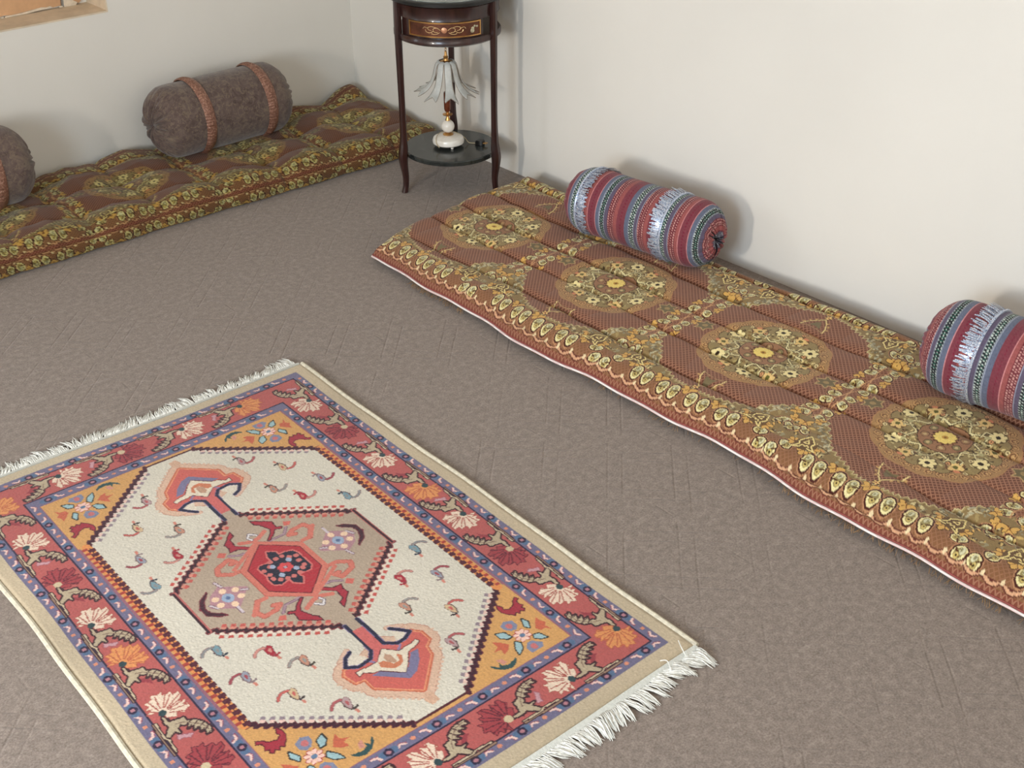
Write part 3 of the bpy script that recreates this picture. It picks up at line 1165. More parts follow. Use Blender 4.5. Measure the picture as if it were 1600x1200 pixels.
# fringe: every tassel is a bundle of cotton threads
tassel_meshes = []
for v in range(12):
    r = random.Random(100 + v)
    mbx = MB()
    lean = r.uniform(-.012, .012)
    for t in range(13):
        y0 = r.uniform(-.0085, .0085)
        L = r.uniform(.036, .056)
        yb = lean + r.uniform(-.007, .007) + y0 * .45
        hz = r.uniform(.001, .006)
        pts = []
        for k in range(5):
            u = k / 4
            pts.append((L * u, y0 + (yb - y0) * u ** 1.3 + .002 * math.sin(u * 5 + t), .0052 + hz * math.sin(PI * min(u * 1.15, 1)) - .0040 * u))
        mbx.tube(pts, [.0014, .0016, .0016, .0014, .0006], 4)
    me = mesh_from('tassel', mbx.V, mbx.F, MAT_COTTON)
    tassel_meshes.append(me)
r = random.Random(42)
for sg in (1, -1):
    q = -HQ + .006
    k = 0
    while q < HQ - .004:
        ob = bpy.data.objects.new('tassel', tassel_meshes[r.randrange(12)])
        link(ob, rug)
        off = .010 if sg > 0 else .007
        ob.location = (sg * (HP + off) + .003 * math.sin(q * 8 + 1), q, 0)
        drift = (-.35 if sg < 0 else .28) + .35 * math.sin(q * 17 + sg)
        ob.rotation_euler = (0, 0, (0 if sg > 0 else PI) + drift * (1 if sg > 0 else 1))
        sc = r.uniform(.85, 1.15) * (1.0 if sg > 0 else .95)
        ob.scale = (sc, r.uniform(.9, 1.15), r.uniform(.9, 1.3))
        q += r.uniform(.0140, .0185)
        k += 1
# two stray threads caught on the hem
mbx = MB()
mbx.tube(catmull([(HP + .014, .448, .012), (HP - .005, .452, .022), (HP - .028, .468, .015)], 5), .0011, 5)
mbx.build('loose_thread', MAT_COTTON, rug)
mbx = MB()
mbx.tube(catmull([(HP + .020, .398, .012), (HP + .004, .402, .024), (HP - .012, .400, .014)], 5), .0011, 5)
mbx.build('loose_thread', MAT_COTTON, rug)

# ------------------------------------------------------------------ mattress cloth (one repeat, t along, s across)
PT = 0.5515


def draw_cloth():
    d = .0018
    h = PT / 2
    g = Painter(-h, h, -.46, .46, d, (138, 114, 74))
    BR, OL, TN, PY = (108, 66, 50), (146, 126, 84), (164, 126, 84), (236, 218, 158)
    DK, GO, PAI, GRY = (66, 38, 24), (212, 166, 90), (180, 170, 118), (150, 142, 118)
    r = random.Random(5)

    def sym(fn):
        for a in (1, -1):
            for b in (1, -1):
                fn(a, b)

    # mottled ground of leaves and small blossoms
    for i in range(900):
        t, s = r.uniform(-h, h), r.uniform(-.46, .46)
        c = r.choice([(160, 138, 92), (112, 88, 54), (176, 148, 92), (128, 108, 72), (98, 70, 44), (150, 140, 108), (196, 164, 100)])
        g.ell(t, s, r.uniform(.004, .011), r.uniform(.002, .005), c, r.uniform(0, PI))

    def blossom(t, s, R, n, petal, core, ring=DK, rot=0.0):
        g.ell(t, s, R * 1.12, R * 1.12, ring)
        for i in range(n):
            a = rot + 2 * PI * i / n
            g.ell(t + R * .58 * math.cos(a), s + R * .58 * math.sin(a), R * .46, R * .30, petal, a)
        g.ell(t, s, R * .40, R * .40, petal)
        g.ell(t, s, R * .30, R * .30, core)

    def paisley(t, s, rt, rs, rot, flip=1):
        g.ell(t, s, rt * 1.48, rs * 1.28, (176, 128, 92), rot)
        g.ell(t, s, rt * 1.30, rs * 1.19, (72, 34, 26), rot)
        g.ell(t, s, rt * 1.02, rs * 1.00, (226, 212, 156), rot)
        g.ell(t, s, rt * .70, rs * .80, (150, 136, 88), rot)
        c, q = math.cos(rot), math.sin(rot)

        def at(u, v):
            return (t + u * c - v * q, s + u * q + v * c)
        pts = [at(flip * rt * .9, rs * .1), at(flip * rt * .25, rs * .15), at(0, rs * .45), at(-flip * rt * .4, rs * .25)]
        g.stroke(pts, .0040, (84, 50, 30))
        e = at(0, rs * .46)
        g.ell(e[0], e[1], rt * .38, rt * .38, (196, 172, 104))
        g.ell(e[0], e[1], rt * .17, rt * .17, (60, 40, 18))
        e = at(0, -rs * .40)
        g.ell(e[0], e[1], rt * .40, rt * .62, (206, 202, 166))
        e = at(flip * rt * .12, -rs * .36)
        g.ell(e[0], e[1], rt * .20, rt * .34, (140, 132, 96))

    def goldleaf(t, s, R, rot):
        for a, rr in ((0, 1.0), (1.9, .85), (-1.9, .85), (.95, .7), (-.95, .7)):
            g.ell(t + R * .5 * math.cos(rot + a), s + R * .5 * math.sin(rot + a), R * .62 * rr, R * .40 * rr, DK, rot + a)
        for a, rr in ((0, 1.0), (1.9, .85), (-1.9, .85), (.95, .7), (-.95, .7)):
            g.ell(t + R * .5 * math.cos(rot + a), s + R * .5 * math.sin(rot + a), R * .54 * rr, R * .32 * rr, GO, rot + a)
        for a in (.5, -.5, 2.4):
            g.stroke([(t, s), (t + R * .55 * math.cos(rot + a), s + R * .55 * math.sin(rot + a))], .0022, (120, 70, 30))

    def star(t, s, R, rot):
        c, q = math.cos(rot), math.sin(rot)

        def T(pts):
            return [(t + u * c - v * q, s + u * q + v * c) for u, v in pts]
        g.ell(t, s, R * .95, R * .72, (104, 76, 46), rot)
        tip = [(-.3 * R, -.42 * R), (-.95 * R, -.62 * R), (-.5 * R, -.1 * R), (-.62 * R, .35 * R), (0, 1.2 * R), (.62 * R, .35 * R), (.5 * R, -.1 * R), (.95 * R, -.62 * R), (.3 * R, -.42 * R)]
        g.stroke(T(tip), .0056, DK)
        g.stroke(T(tip), .0040, (232, 210, 140))
        g.stroke(T([(-.22 * R, .2 * R), (0, .62 * R), (.22 * R, .2 * R), (-.22 * R, .2 * R)]), .003, (232, 210, 140))
        g.stroke(T([(-.36 * R, -.3 * R), (-.18 * R, -.08 * R), (0, -.24 * R), (.18 * R, -.08 * R), (.36 * R, -.3 * R)]), .003, (232, 210, 140))

    # brown latticed field, an octagon with leafy edges
    n = 240
    fld = []
    base = [(-.238, -.135), (-.150, -.232), (-.06, -.268), (.0, -.274), (.06, -.268), (.150, -.232), (.238, -.135), (.238, .135), (.150, .232), (.06, .268), (0, .274), (-.06, .268), (-.150, .232), (-.238, .135)]
    bp = base + [base[0]]
    for (a, b) in zip(bp[:-1], bp[1:]):
        k = 10
        for i in range(k):
            u = i / k
            x, y = a[0] + (b[0] - a[0]) * u, a[1] + (b[1] - a[1]) * u
            f = 1 + (.020 if i % 2 else -.02)
            fld.append((x * f, y * f))
    g.stroke(fld, .010, (160, 140, 92), True)
    g.stroke(fld, .004, (206, 190, 140), True)
    g.poly(fld, BR, 1.0)
    # silvery leaf clusters in the four corners
    for a in (1, -1):
        for b in (1, -1):
            for i in range(70):
                u = r.random()
                x = .245 - .10 * u + r.uniform(-.008, .018)
                y = .145 + .10 * u + r.uniform(-.006, .02)
                g.ell(a * x, b * y, r.uniform(.003, .0065), r.uniform(.002, .0035), r.choice([(168, 160, 132), (146, 138, 112), (110, 100, 76), (196, 184, 146)]), r.uniform(0, PI), a=0.0)
            for i in range(26):
                u = r.random()
                x = .225 - .15 * u
                y = .25 + .022 * u + r.uniform(-.004, .02)
                g.ell(a * x, b * y, r.uniform(.004, .008), r.uniform(.002, .004), r.choice([(168, 158, 124), (140, 128, 92), (96, 76, 48), (206, 190, 140)]), r.uniform(0, PI), a=0.0)
            g.ell(a * .165, b * .262, .026, .013, (92, 66, 40), .25 * a * b, a=0)
            g.ell(a * .165, b * .262, .022, .010, (158, 144, 100), .25 * a * b, a=0)
            g.ell(a * .158, b * .260, .009, .006, (200, 150, 90), .25 * a * b, a=0)

    # round medallion
    R0 = .166
    ring = [((R0 + .007 * abs(math.sin(6 * th))) * math.cos(th), (R0 * 1.0 + .007 * abs(math.sin(6 * th))) * math.sin(th)) for th in np.linspace(0, 2 * PI, 240, endpoint=False)]
    g.stroke(ring, .004, (176, 128, 84), True, a=0.0)
    g.poly(ring, TN, 0.0)
    for i in range(36):
        th = 2 * PI * i / 36
        x, y = .153 * math.cos(th), .153 * math.sin(th)
        g.ell(x, y, .0112, .0112, (84, 50, 34), a=0.0)
        g.ell(x, y, .0102, .0102, (188, 146, 96), a=0.0)
        g.ell(x, y, .0066, .0066, (122, 82, 54), a=0.0)
        g.ell(x + .001, y, .0036, .0036, (196, 156, 104), a=0.0)
    lob = [((.139 + .007 * math.cos(12 * th)) * math.cos(th), (.139 + .007 * math.cos(12 * th)) * math.sin(th)) for th in np.linspace(0, 2 * PI, 240, endpoint=False)]
    g.stroke(lob, .003, DK, True, a=0.0)
    g.poly(lob, OL, 0.0)
    for i in range(420):
        th, rr = r.uniform(0, 2 * PI), r.uniform(.062, .13)
        g.ell(rr * math.cos(th), rr * math.sin(th), r.uniform(.003, .007), r.uniform(.0018, .0035), r.choice([(104, 86, 50), (172, 154, 100), (72, 56, 36), (200, 184, 130), (216, 194, 136), (132, 102, 62)]), r.uniform(0, PI), a=0.0)
    for i in range(12):
        th = 2 * PI * (i + .5) / 12
        x, y = .119 * math.cos(th), .119 * math.sin(th)
        if i % 2 == 0:
            blossom(x, y, .0205, 7, PY, (46, 30, 12), (96, 78, 46), th)
        else:
            blossom(x * .97, y * .97, .0200, 6, (224, 190, 124), (96, 90, 40), (104, 72, 44), th)
            g.ell(x * 1.12, y * 1.12, .008, .005, (206, 130, 92), th + PI / 2)
    # pale scrolling garland
    gar = []
    for th in np.linspace(0, 2 * PI, 320, endpoint=False):
        rr = .080 + .013 * math.cos(8 * th)
        gar.append((rr * math.cos(th), rr * math.sin(th)))
    g.stroke(gar, .0072, (60, 46, 30), True)
    g.stroke(gar, .0042, (220, 206, 154), True)
    for i in range(8):
        th = 2 * PI * (i + .0) / 8
        x, y = .096 * math.cos(th), .096 * math.sin(th)
        for sg in (1, -1):
            p = [(.082 * math.cos(th + sg * .10), .082 * math.sin(th + sg * .10)), (.100 * math.cos(th + sg * .22), .100 * math.sin(th + sg * .22)), (.108 * math.cos(th + sg * .12), .108 * math.sin(th + sg * .12))]
            g.stroke(p, .0056, (60, 46, 30))
            g.stroke(p, .0034, (214, 200, 150))
        g.ell(x, y, .007, .005, (176, 166, 120), th)
    for i in range(24):
        th = 2 * PI * (i + .5) / 24
        rr = .102 if i % 2 else .140
        x, y = rr * math.cos(th), rr * math.sin(th)
        g.ell(x, y, .0066, .0066, (88, 66, 40))
        g.ell(x, y, .0052, .0052, (220, 200, 146) if i % 3 else (206, 150, 104))
        g.ell(x, y, .0020, .0020, (80, 50, 24))
    g.ell(0, 0, .064, .064, DK)
    g.ell(0, 0, .062, .062, (150, 108, 78))
    for i in range(8):
        th = 2 * PI * (i + .5) / 8
        x, y = .046 * math.cos(th), .046 * math.sin(th)
        g.ell(x, y, .0115, .0115, (96, 62, 44))
        g.ell(x, y, .0095, .0095, (160, 122, 86) if i % 2 else (132, 118, 80))
        g.ell(x, y, .0045, .0045, (196, 170, 120))
    for i in range(16):
        th = 2 * PI * i / 16
        g.ell(.030 * math.cos(th), .030 * math.sin(th), .0032, .0032, (70, 30, 22))
    blossom(0, 0, .026, 12, (236, 208, 116), (196, 146, 60), (120, 80, 44))
    g.ell(0, 0, .0035, .0035, (120, 84, 30))

    # spade-shaped pendants reaching from the medallion towards both long edges
    for b in (1, -1):
        def T(pts, b=b):
            return [(x * 1.0, b * y) for x, y in pts]
        sp_ = T([(-.040, .186), (-.030, .178), (0, .196), (.028, .182), (.040, .190), (.030, .215), (.012, .238), (0, .250), (-.014, .236), (-.030, .214)])
        g.poly(sp_, BR, 1.0)
        g.poly(T([(-.018, .200), (0, .206), (.018, .200), (.008, .222), (0, .232), (-.010, .222)]), (118, 104, 74), 0.0)
        for sg in (1, -1):
            g.stroke(T([(sg * .036, .188), (sg * .031, .208), (sg * .018, .230), (0, .250)]), .0058, (76, 44, 32), a=0.0)
            g.stroke(T([(sg * .036, .188), (sg * .031, .208), (sg * .018, .230), (0, .250)]), .0038, (218, 192, 132), a=0.0)
        g.stroke(T([(-.036, .188), (-.014, .195), (.014, .195), (.036, .188)]), .0026, (168, 138, 98), a=0.0)
        for i, (x, y) in enumerate([(-.038, .206), (-.030, .222), (-.020, .236), (.038, .206), (.030, .222), (.020, .236)]):
            g.ell(x, b * y, .0048, .0030, (190, 150, 96), i, a=0.0)
        blossom(0, b * .262, .0095, 5, (226, 190, 120), (150, 60, 40), (90, 56, 34))
    # star cartouches on the lengthwise axis
    for a in (1, -1):
        q = [(a * (.205 + u), v) for u, v in ((-.030, 0), (-.014, .012), (-.016, .027), (0, .018), (.016, .027), (.014, .012), (.030, 0), (.014, -.012), (.016, -.027), (0, -.018), (-.016, -.027), (-.014, -.012))]
        g.poly(q, (112, 98, 68), 0.0)
        g.stroke(q, .0034, (184, 152, 104), True, a=0.0)
        g.ell(a * .205, 0, .008, .008, (158, 132, 88), a=0.0)

    # cross band between repeats
    for a in (1, -1):
        xs = sorted((a * .240, a * h))
        g.rect(xs[0], xs[1], -.150, .150, (120, 72, 50), .8)
        for sgy in (1, -1):
            for sc in (.022, .112):
                for k, off in enumerate((-.0165, .0165)):
                    paisley(a * (.2405 + .012), sgy * (sc + off + .022), .0115, .0175, (PI / 2 - .5) if a > 0 else (-PI / 2 + .5), 1 if k else -1)
            for sc in (0.0, .0895, .165):
                goldleaf(a * .236, sgy * sc, .017, 0 if a > 0 else PI)
        wav = [(a * (h - .006 + .005 * math.cos(s_ * 68)), s_) for s_ in np.linspace(-.16, .16, 60)]
        g.stroke(wav, .0034, (196, 148, 104), a=0)
        for sgy in (1, -1):
            goldleaf(a * .262, sgy * .192, .022, sgy * PI / 2 + .4 * a)
            paisley(a * .243, sgy * .222, .010, .019, a * sgy * .9)
            paisley(a * .268, sgy * .232, .0095, .017, -a * sgy * .7)

    # long-edge border: mirrored rows of paired paisleys with gold leaves and stars
    for b in (1, -1):
        ys = sorted((b * .286, b * .46))
        g.rect(-h, h, ys[0], ys[1], (128, 88, 58), .45)
        ys = sorted((b * .350, b * .46))
        g.rect(-h, h, ys[0], ys[1], (122, 66, 50), .8)
        for tc in (-.1395, -.0465, .0465, .1395):
            for k, off in enumerate((-.0165, .0165)):
                paisley(tc + off * 1.12, b * .310, .0138, .0235, (-.28) * b, 1 if k else -1)
            goldleaf(tc + .0465 if tc < .1 else tc + .05, b * .284, .0225, b * PI / 2)
        goldleaf(-.188, b * .284, .0225, b * PI / 2)
        for tc in (-.232, .232):
            sg = 1 if tc > 0 else -1
            paisley(tc + sg * .004, b * .300, .012, .018, sg * b * 1.2, sg)
            paisley(tc + sg * .026, b * .330, .014, .017, sg * b * .5, -sg)
        wav = [(t_, b * (.3395 + .0075 * np.abs(math.sin((t_ - .0) * PI / .0460)))) for t_ in np.linspace(-h, h, 260)]
        g.stroke(wav, .0085, (92, 44, 36), a=0)
        g.stroke(wav, .0042, (204, 156, 120), a=0)
        for k in range(12):
            t_ = -h + (k + .0) * PT / 12 + .0
            g.ell(t_, b * .3385, .0042, .0050, (222, 200, 158), a=0)
    # leafy gold scatter between field and border, then the pointed star blossoms
    for b in (1, -1):
        for i in range(110):
            t_ = r.uniform(-h, h)
            if abs(t_) < .09:
                continue
            s_ = r.uniform(.205 + .2 * max(0, .16 - abs(t_)), .286)
            if abs(t_) < .235 and s_ < .30 - (abs(t_) - .09) * .55:
                continue
            c_ = r.choice([(220, 196, 134), (200, 172, 108), (218, 174, 100), (184, 170, 128)])
            g.ell(t_, b * s_, .0075, .0042, (74, 52, 32), r.uniform(0, PI))
            g.ell(t_, b * s_, .0058, .0027, c_, r.uniform(0, PI))
        for tc in (-.200, .200):
            sg = 1 if tc > 0 else -1
            goldleaf(tc - sg * .026, b * .272, .017, (0 if sg < 0 else PI) + b * sg * .5)
            goldleaf(tc + sg * .030, b * .274, .018, (PI if sg < 0 else 0) - b * sg * .5)
            star(tc, b * .268, .031, (0 if b < 0 else PI) + (.25 * sg * b))
    X, Y = np.meshgrid(g.x, g.y)
    g.C *= (1 + RNG.normal(0, .035, X.shape))[..., None]
    return g


CLOTH = draw_cloth()
CLOTH_RGBA = CLOTH.linear()


def cloth_at(s, t, gain=(1, 1, 1)):
    """weave colours at cloth coordinates (vectorised lookup of the repeat)"""
    tt = (t + PT / 2) % PT - PT / 2
    ss = np.where(np.abs(s) > .3585, np.sign(s) * (.717 - np.abs(s)), s)
    i = np.clip(np.round((tt - CLOTH.x0) / CLOTH.d).astype(int), 0, CLOTH.nx - 1)
    j = np.clip(np.round((ss - CLOTH.y0) / CLOTH.d).astype(int), 0, CLOTH.ny - 1)
    c = CLOTH_RGBA[j, i].copy()
    c[..., :3] *= np.asarray(gain)
    return c


MAT_CLOTH = attr_mat('printed_mattress_cloth', 0.85, lattice=True, bump_scale=420, bump=0.18, sheen=0.15, fuzz=0.08, fuzz_scale=300)
MAT_PIPING = NT('pink_white_piping')
_v = MAT_PIPING.coord('Object')
_w = MAT_PIPING.n('ShaderNodeTexWave')
_w.inputs['Scale'].default_value = 60
_w.inputs['Distortion'].default_value = 3
MAT_PIPING.l(_v, _w.inputs['Vector'])
MAT_PIPING.l(MAT_PIPING.ramp(_w.outputs[1], [(0.3, rgba((226, 200, 196))), (0.7, rgba((240, 232, 226)))]), MAT_PIPING.b.inputs['Base Color'])
MAT_PIPING.set(Roughness=0.8)
MAT_PIPING = MAT_PIPING.mat
MAT_PIPE_RED = simple_mat('red_seam_cloth', (140, 72, 66), 0.85, var=0.12, scale=80)
MAT_UNDER = simple_mat('mattress_lining', (104, 84, 62), 0.9, var=0.12, scale=20)

# ---- right-hand floor mattress (long edge runs along the bright wall)
XC, YC, Y1 = 0.49, 1.459, 3.98
mat_r = empty('floor_mattress', (XC, 2.6, 0.0))
tag(mat_r, 'red-brown medallion-print floor mattress with pink-white piped edge under the striped bolsters', 'mattress')


def front_x(y):
    return .862 + .010 * np.sin((y - 1.2) * 5.2 + 3.4) + .006 * np.sin(y * 13)


def back_x(y):
    return .098 + .012 * np.sin(y * 3.1 + 1.0) + .006 * np.sin(y * 9)


def start_y(f):
    # far end, a little skewed: f = 0 at the wall side, 1 at the front edge
    return 1.165 + .115 * f ** 2.2 + .006 * np.sin(f * 14)


def quilt(s, y):
    """padding height between the lengthwise stitch lines"""
    w = .010 * wob(y, s * 0 + .3, 21, .9) + .006 * np.sin(y * 7)
    ph = (s + w + .33) / .14
    fr = np.abs(ph - np.round(ph))
    return np.clip(fr / .5, 0, 1)


nf, ny_ = 390, 1390
f = np.linspace(0, 1, nf)
v = np.linspace(0, 1, ny_)
Fm, Vm = np.meshgrid(f, v)
Ys = start_y(Fm) + (Y1 - start_y(Fm)) * Vm
Xs = back_x(Ys) + (front_x(Ys) - back_x(Ys)) * Fm
S = Xs - XC
T = Ys - YC
dist_edge = np.minimum(np.minimum(Xs - back_x(Ys), front_x(Ys) - Xs), np.minimum(Ys - start_y(Fm), Y1 - Ys))
rise = np.sqrt(np.clip(1 - (1 - np.clip(dist_edge / .062, 0, 1)) ** 2, 0, 1))
qh = quilt(S, Ys)
deep = .55 + .45 * np.clip(wob(Ys, S * 0 + np.round((S + .33) / .14) * 3.3, 37, 1.1), -1, 1)
puff = 1 - deep * np.exp(-qh / .13)
cross = np.abs(np.sin((Ys + .04 * wob(S, Ys, 31, 2.0)) * PI / .19)) ** .5
Zs = .024 + rise * (.024 + .025 * puff + .004 * cross * puff + .007 * wob(Xs, Ys, 33, 1.5) + .0020 * wob(Xs, Ys, 35, 7.0))
Zs = np.maximum(Zs, .02)
Sc = np.where(S > 0, S / (front_x(Ys) - XC) * .357, S / (XC - back_x(Ys)) * .357)
top = bpy.data.objects.new('cover', grid_mesh('cover', np.stack([Xs - XC, Ys - 2.6, Zs], -1), cloth_at(Sc, T), np.stack([T, Sc], -1), MAT_CLOTH))
link(top, mat_r)
# lining below the seam, tucked in towards the floor
loop = []
for i in range(0, 121):
    y = float(start_y(1.0) + (Y1 - start_y(1.0)) * i / 120)
    loop.append((float(front_x(y)), y))
for i in range(1, 30):
    ff = 1 - i / 30
    loop.append((float(back_x(Y1) + (front_x(Y1) - back_x(Y1)) * ff), Y1))
for i in range(0, 121):
    y = float(Y1 + (start_y(0.0) - Y1) * i / 120)
    loop.append((float(back_x(y)), y))
for i in range(1, 30):
    ff = i / 30
    y = float(start_y(ff))
    loop.append((float(back_x(y) + (front_x(y) - back_x(y)) * ff), y))
cxm, cym = .48, 2.6
V, F = [], []
n = len(loop)
for k, (z, ins) in enumerate(((.024, 0.0), (.012, .004), (.0005, .020))):
    for (x, y) in loop:
        sx = -1 if x > cxm else 1
        xx = x + (sx * ins if abs(x - cxm) > .30 else 0)
        yy = y + (ins if y < 1.5 else (-ins if y > 3.9 else 0))
        V.append((xx - XC, yy - 2.6, z))
for k in range(2):
    for i in range(n):
        j = (i + 1) % n
        F.append((k * n + i, k * n + j, (k + 1) * n + j, (k + 1) * n + i))
F.append(tuple(2 * n + i for i in range(n)))
obj_from('lining', V, F, MAT_UNDER, mat_r)
pl = [(x - XC, y - 2.6, .025 + .002 * math.sin(y * 31)) for x, y in loop]
mbx = MB()
mbx.tube([(x + .004 * (1 if x > 0 else -1), y, z - .001) for x, y, z in pl], .0032, 6, closed=True)
mbx.build('piping', MAT_PIPING, mat_r)
mbx = MB()
mbx.tube([(x + .0005 * (1 if x > 0 else -1), y, z + .0038) for x, y, z in pl], .0024, 6, closed=True)
mbx.build('seam_tape', MAT_PIPE_RED, mat_r)
# frayed threads hanging out below the front seam
mbx = MB()
r = random.Random(9)
for i in range(260):
    y = r.choice([r.uniform(1.5, 1.75), r.uniform(2.2, 3.9), r.uniform(2.9, 3.5)])
    x = float(front_x(y)) + .001
    L = r.uniform(.005, .018)
    dy = r.uniform(-.014, .014)
    mbx.tube([(x - XC, y - 2.6, .019), (x + L * .6 - XC, y + dy * .6 - 2.6, .013), (x + L - XC, y + dy - 2.6, .006 + r.random() * .006)], .0007, 3)
fr_ = mbx.build('frayed_threads', simple_mat('frayed_thread', (150, 118, 84), 0.9), mat_r, auto=False)
fr_['kind'] = 'stuff'

# ---- left-hand floor mattress under the two brown bolsters
YM = .335
mat_l = empty('floor_mattress', (1.2, YM, 0.0))
tag(mat_l, 'olive-brown medallion-print floor mattress under the plain brown bolsters in the corner', 'mattress')
PX = .478
XM0, XM1 = .018, 2.62
# cross-section, unrolled from the back seam over the top and down the front face
prof = catmull([(.035, .012), (.030, .050), (.060, .082), (.16, .092), (.30, .092), (.44, .094), (.55, .090), (.600, .066), (.616, .038), (.606, .006)], 26)
prof = np.array(prof)
seg = np.r_[0, np.cumsum(np.linalg.norm(np.diff(prof, axis=0), axis=1))]
arc_front = seg[-1]
# arc position of the top centre line
a_c = np.interp(YM + .02, prof[60:200, 0], seg[60:200])
na, nx_ = 215, 660
aa = np.linspace(0, arc_front, na)
py = np.interp(aa, seg, prof[:, 0])
pz = np.interp(aa, seg, prof[:, 1])
ty = np.gradient(py)
tz = np.gradient(pz)
nl = np.hypot(ty, tz)
ny2, nz2 = -tz / nl, ty / nl
xx = np.linspace(XM0, XM1, nx_)
Am, Xm = np.meshgrid(aa, xx)
PYm, PZm = np.meshgrid(py, xx)[0], np.meshgrid(pz, xx)[0]
NYm, NZm = np.meshgrid(ny2, xx)[0], np.meshgrid(nz2, xx)[0]
sL = (Am - a_c) * 1.36
ph = (Xm + .03 * wob(Xm, PYm, 51, 1.3)) / .245
cr = np.abs(ph - np.round(ph)) / .5
ph2 = (PYm + .015 * wob(Xm, PYm, 53, 1.6) + .02) / .165
cr2 = np.abs(ph2 - np.round(ph2)) / .5
bulge = .025 * (np.sqrt(np.clip(cr, 0, 1)) - .72) + .017 * (np.sqrt(np.clip(cr2, 0, 1)) - .72) + .009 * wob(Xm, PYm, 55, 2.6) + .003 * wob(Xm, PYm, 57, 9)
bulge *= np.clip(PZm / .05, .25, 1)
bulge += .030 * np.exp(-((Xm - .06) / .10) ** 2 - ((PYm - .06) / .10) ** 2)
end_d = np.minimum(Xm - XM0, XM1 - Xm)
endr = np.sqrt(np.clip(1 - (1 - np.clip(end_d / .05, 0, 1)) ** 2, 0, 1))
Yo = PYm + NYm * bulge + .012 * wob(Xm, PYm * 0, 59, 1.2) * np.clip((PYm - .4) / .2, 0, 1)
Zo = np.maximum((PZm + NZm * bulge) * (np.where(Xm > 1.2, .06, .35) + np.where(Xm > 1.2, .94, .65) * endr), .003)
tL = (Xm - .262) * (PT / PX)
Po = np.stack([Xm - 1.2, Yo - YM, Zo], -1)[:, ::-1]
cl = cloth_at(sL, tL)[:, ::-1]
cl[..., 3] *= .35
cl[..., :3] *= np.array((.58, .59, .46))
ob = bpy.data.objects.new('cover', grid_mesh('cover', Po, cl, np.stack([tL, sL], -1)[:, ::-1], MAT_CLOTH))
link(ob, mat_l)
mbx = MB()
mbx.box(XM0 + .03 - 1.2, XM1 - .03 - 1.2, .05 - YM, .59 - YM, .001, .02)
mbx.build('lining', MAT_UNDER, mat_l, smooth=False)

# ------------------------------------------------------------------ bolsters
def bolster_surface(L, R, nl, nth, seed, edge=.040, waist=0.0, pleat=1.0):
    """surface of revolution about local X, with gathered ends; returns points, arc length, angle"""
    hl = L / 2
    pr = [(-hl + .016, .0015), (-hl + .006, .014), (-hl + .004, R * .36), (-hl + edge * .42, R * .70), (-hl + edge, R * .925), (-hl + edge * 1.75, R * 1.0)]
    pr += [(-hl * .3, R * (1.0 - waist)), (hl * .3, R * (1.0 - waist))]
    pr += [(-x, y) for x, y in pr[:6]][::-1]
    c = np.array(catmull(pr, 24))
    sg = np.r_[0, np.cumsum(np.linalg.norm(np.diff(c, axis=0), axis=1))]
    l = np.linspace(0, sg[-1], nl)
    ax = np.interp(l, sg, c[:, 0])
    rd = np.interp(l, sg, c[:, 1])
    th = np.linspace(0, 2 * PI, nth, endpoint=False)
    TH_, AX = np.meshgrid(th, ax)
    RD = np.meshgrid(th, rd)[1]
    LL = np.meshgrid(th, l)[1]
    r = np.random.default_rng(seed)
    # radial gathers on the end caps
    u = np.clip((hl - np.abs(AX)) / .07, 0, 1)
    rel = RD / R
    fold = np.zeros_like(TH_)
    for k in range(5):
        n = [9, 13, 17, 22, 29][k]
        fold += (np.abs(np.sin(n * TH_ / 2 + r.random() * 6 + np.sign(AX) * r.random() * 3)) ** .6 - .7) * (.5 + r.random())
    g = np.exp(-((rel - .42) / .33) ** 2) * (u < 1) * (1 - u)
    AXd = AX - np.sign(AX) * (-fold) * .0042 * pleat * g
    RDd = RD * (1 + .020 * fold * np.exp(-((u - .35) / .3) ** 2) * (u < 1))
    RDd = RDd * (1 + .012 * wob(AX * 6, np.cos(TH_), seed + 1, .5) + .010 * wob(AX * 4, np.sin(TH_), seed + 2, .5))
    Yl = RDd * np.cos(TH_)
    Zl = RDd * np.sin(TH_)
    Zl = np.maximum(Zl, -(R - .010) + .12 * (Zl + R - .010))
    return np.stack([AXd, Yl, Zl], -1), LL, TH_, ax, rd


CYCLE = [('dots', .020), ('blue', .015), ('maroon', .030), ('orange', .012), ('reddot', .023), ('purple', .013)]
CYC_L = sum(w for _, w in CYCLE)
STRIPE_COL = {'dots': (36, 42, 46), 'blue': (98, 104, 124), 'maroon': (122, 60, 70), 'orange': (152, 84, 82), 'reddot': (112, 54, 60), 'purple': (94, 84, 104)}


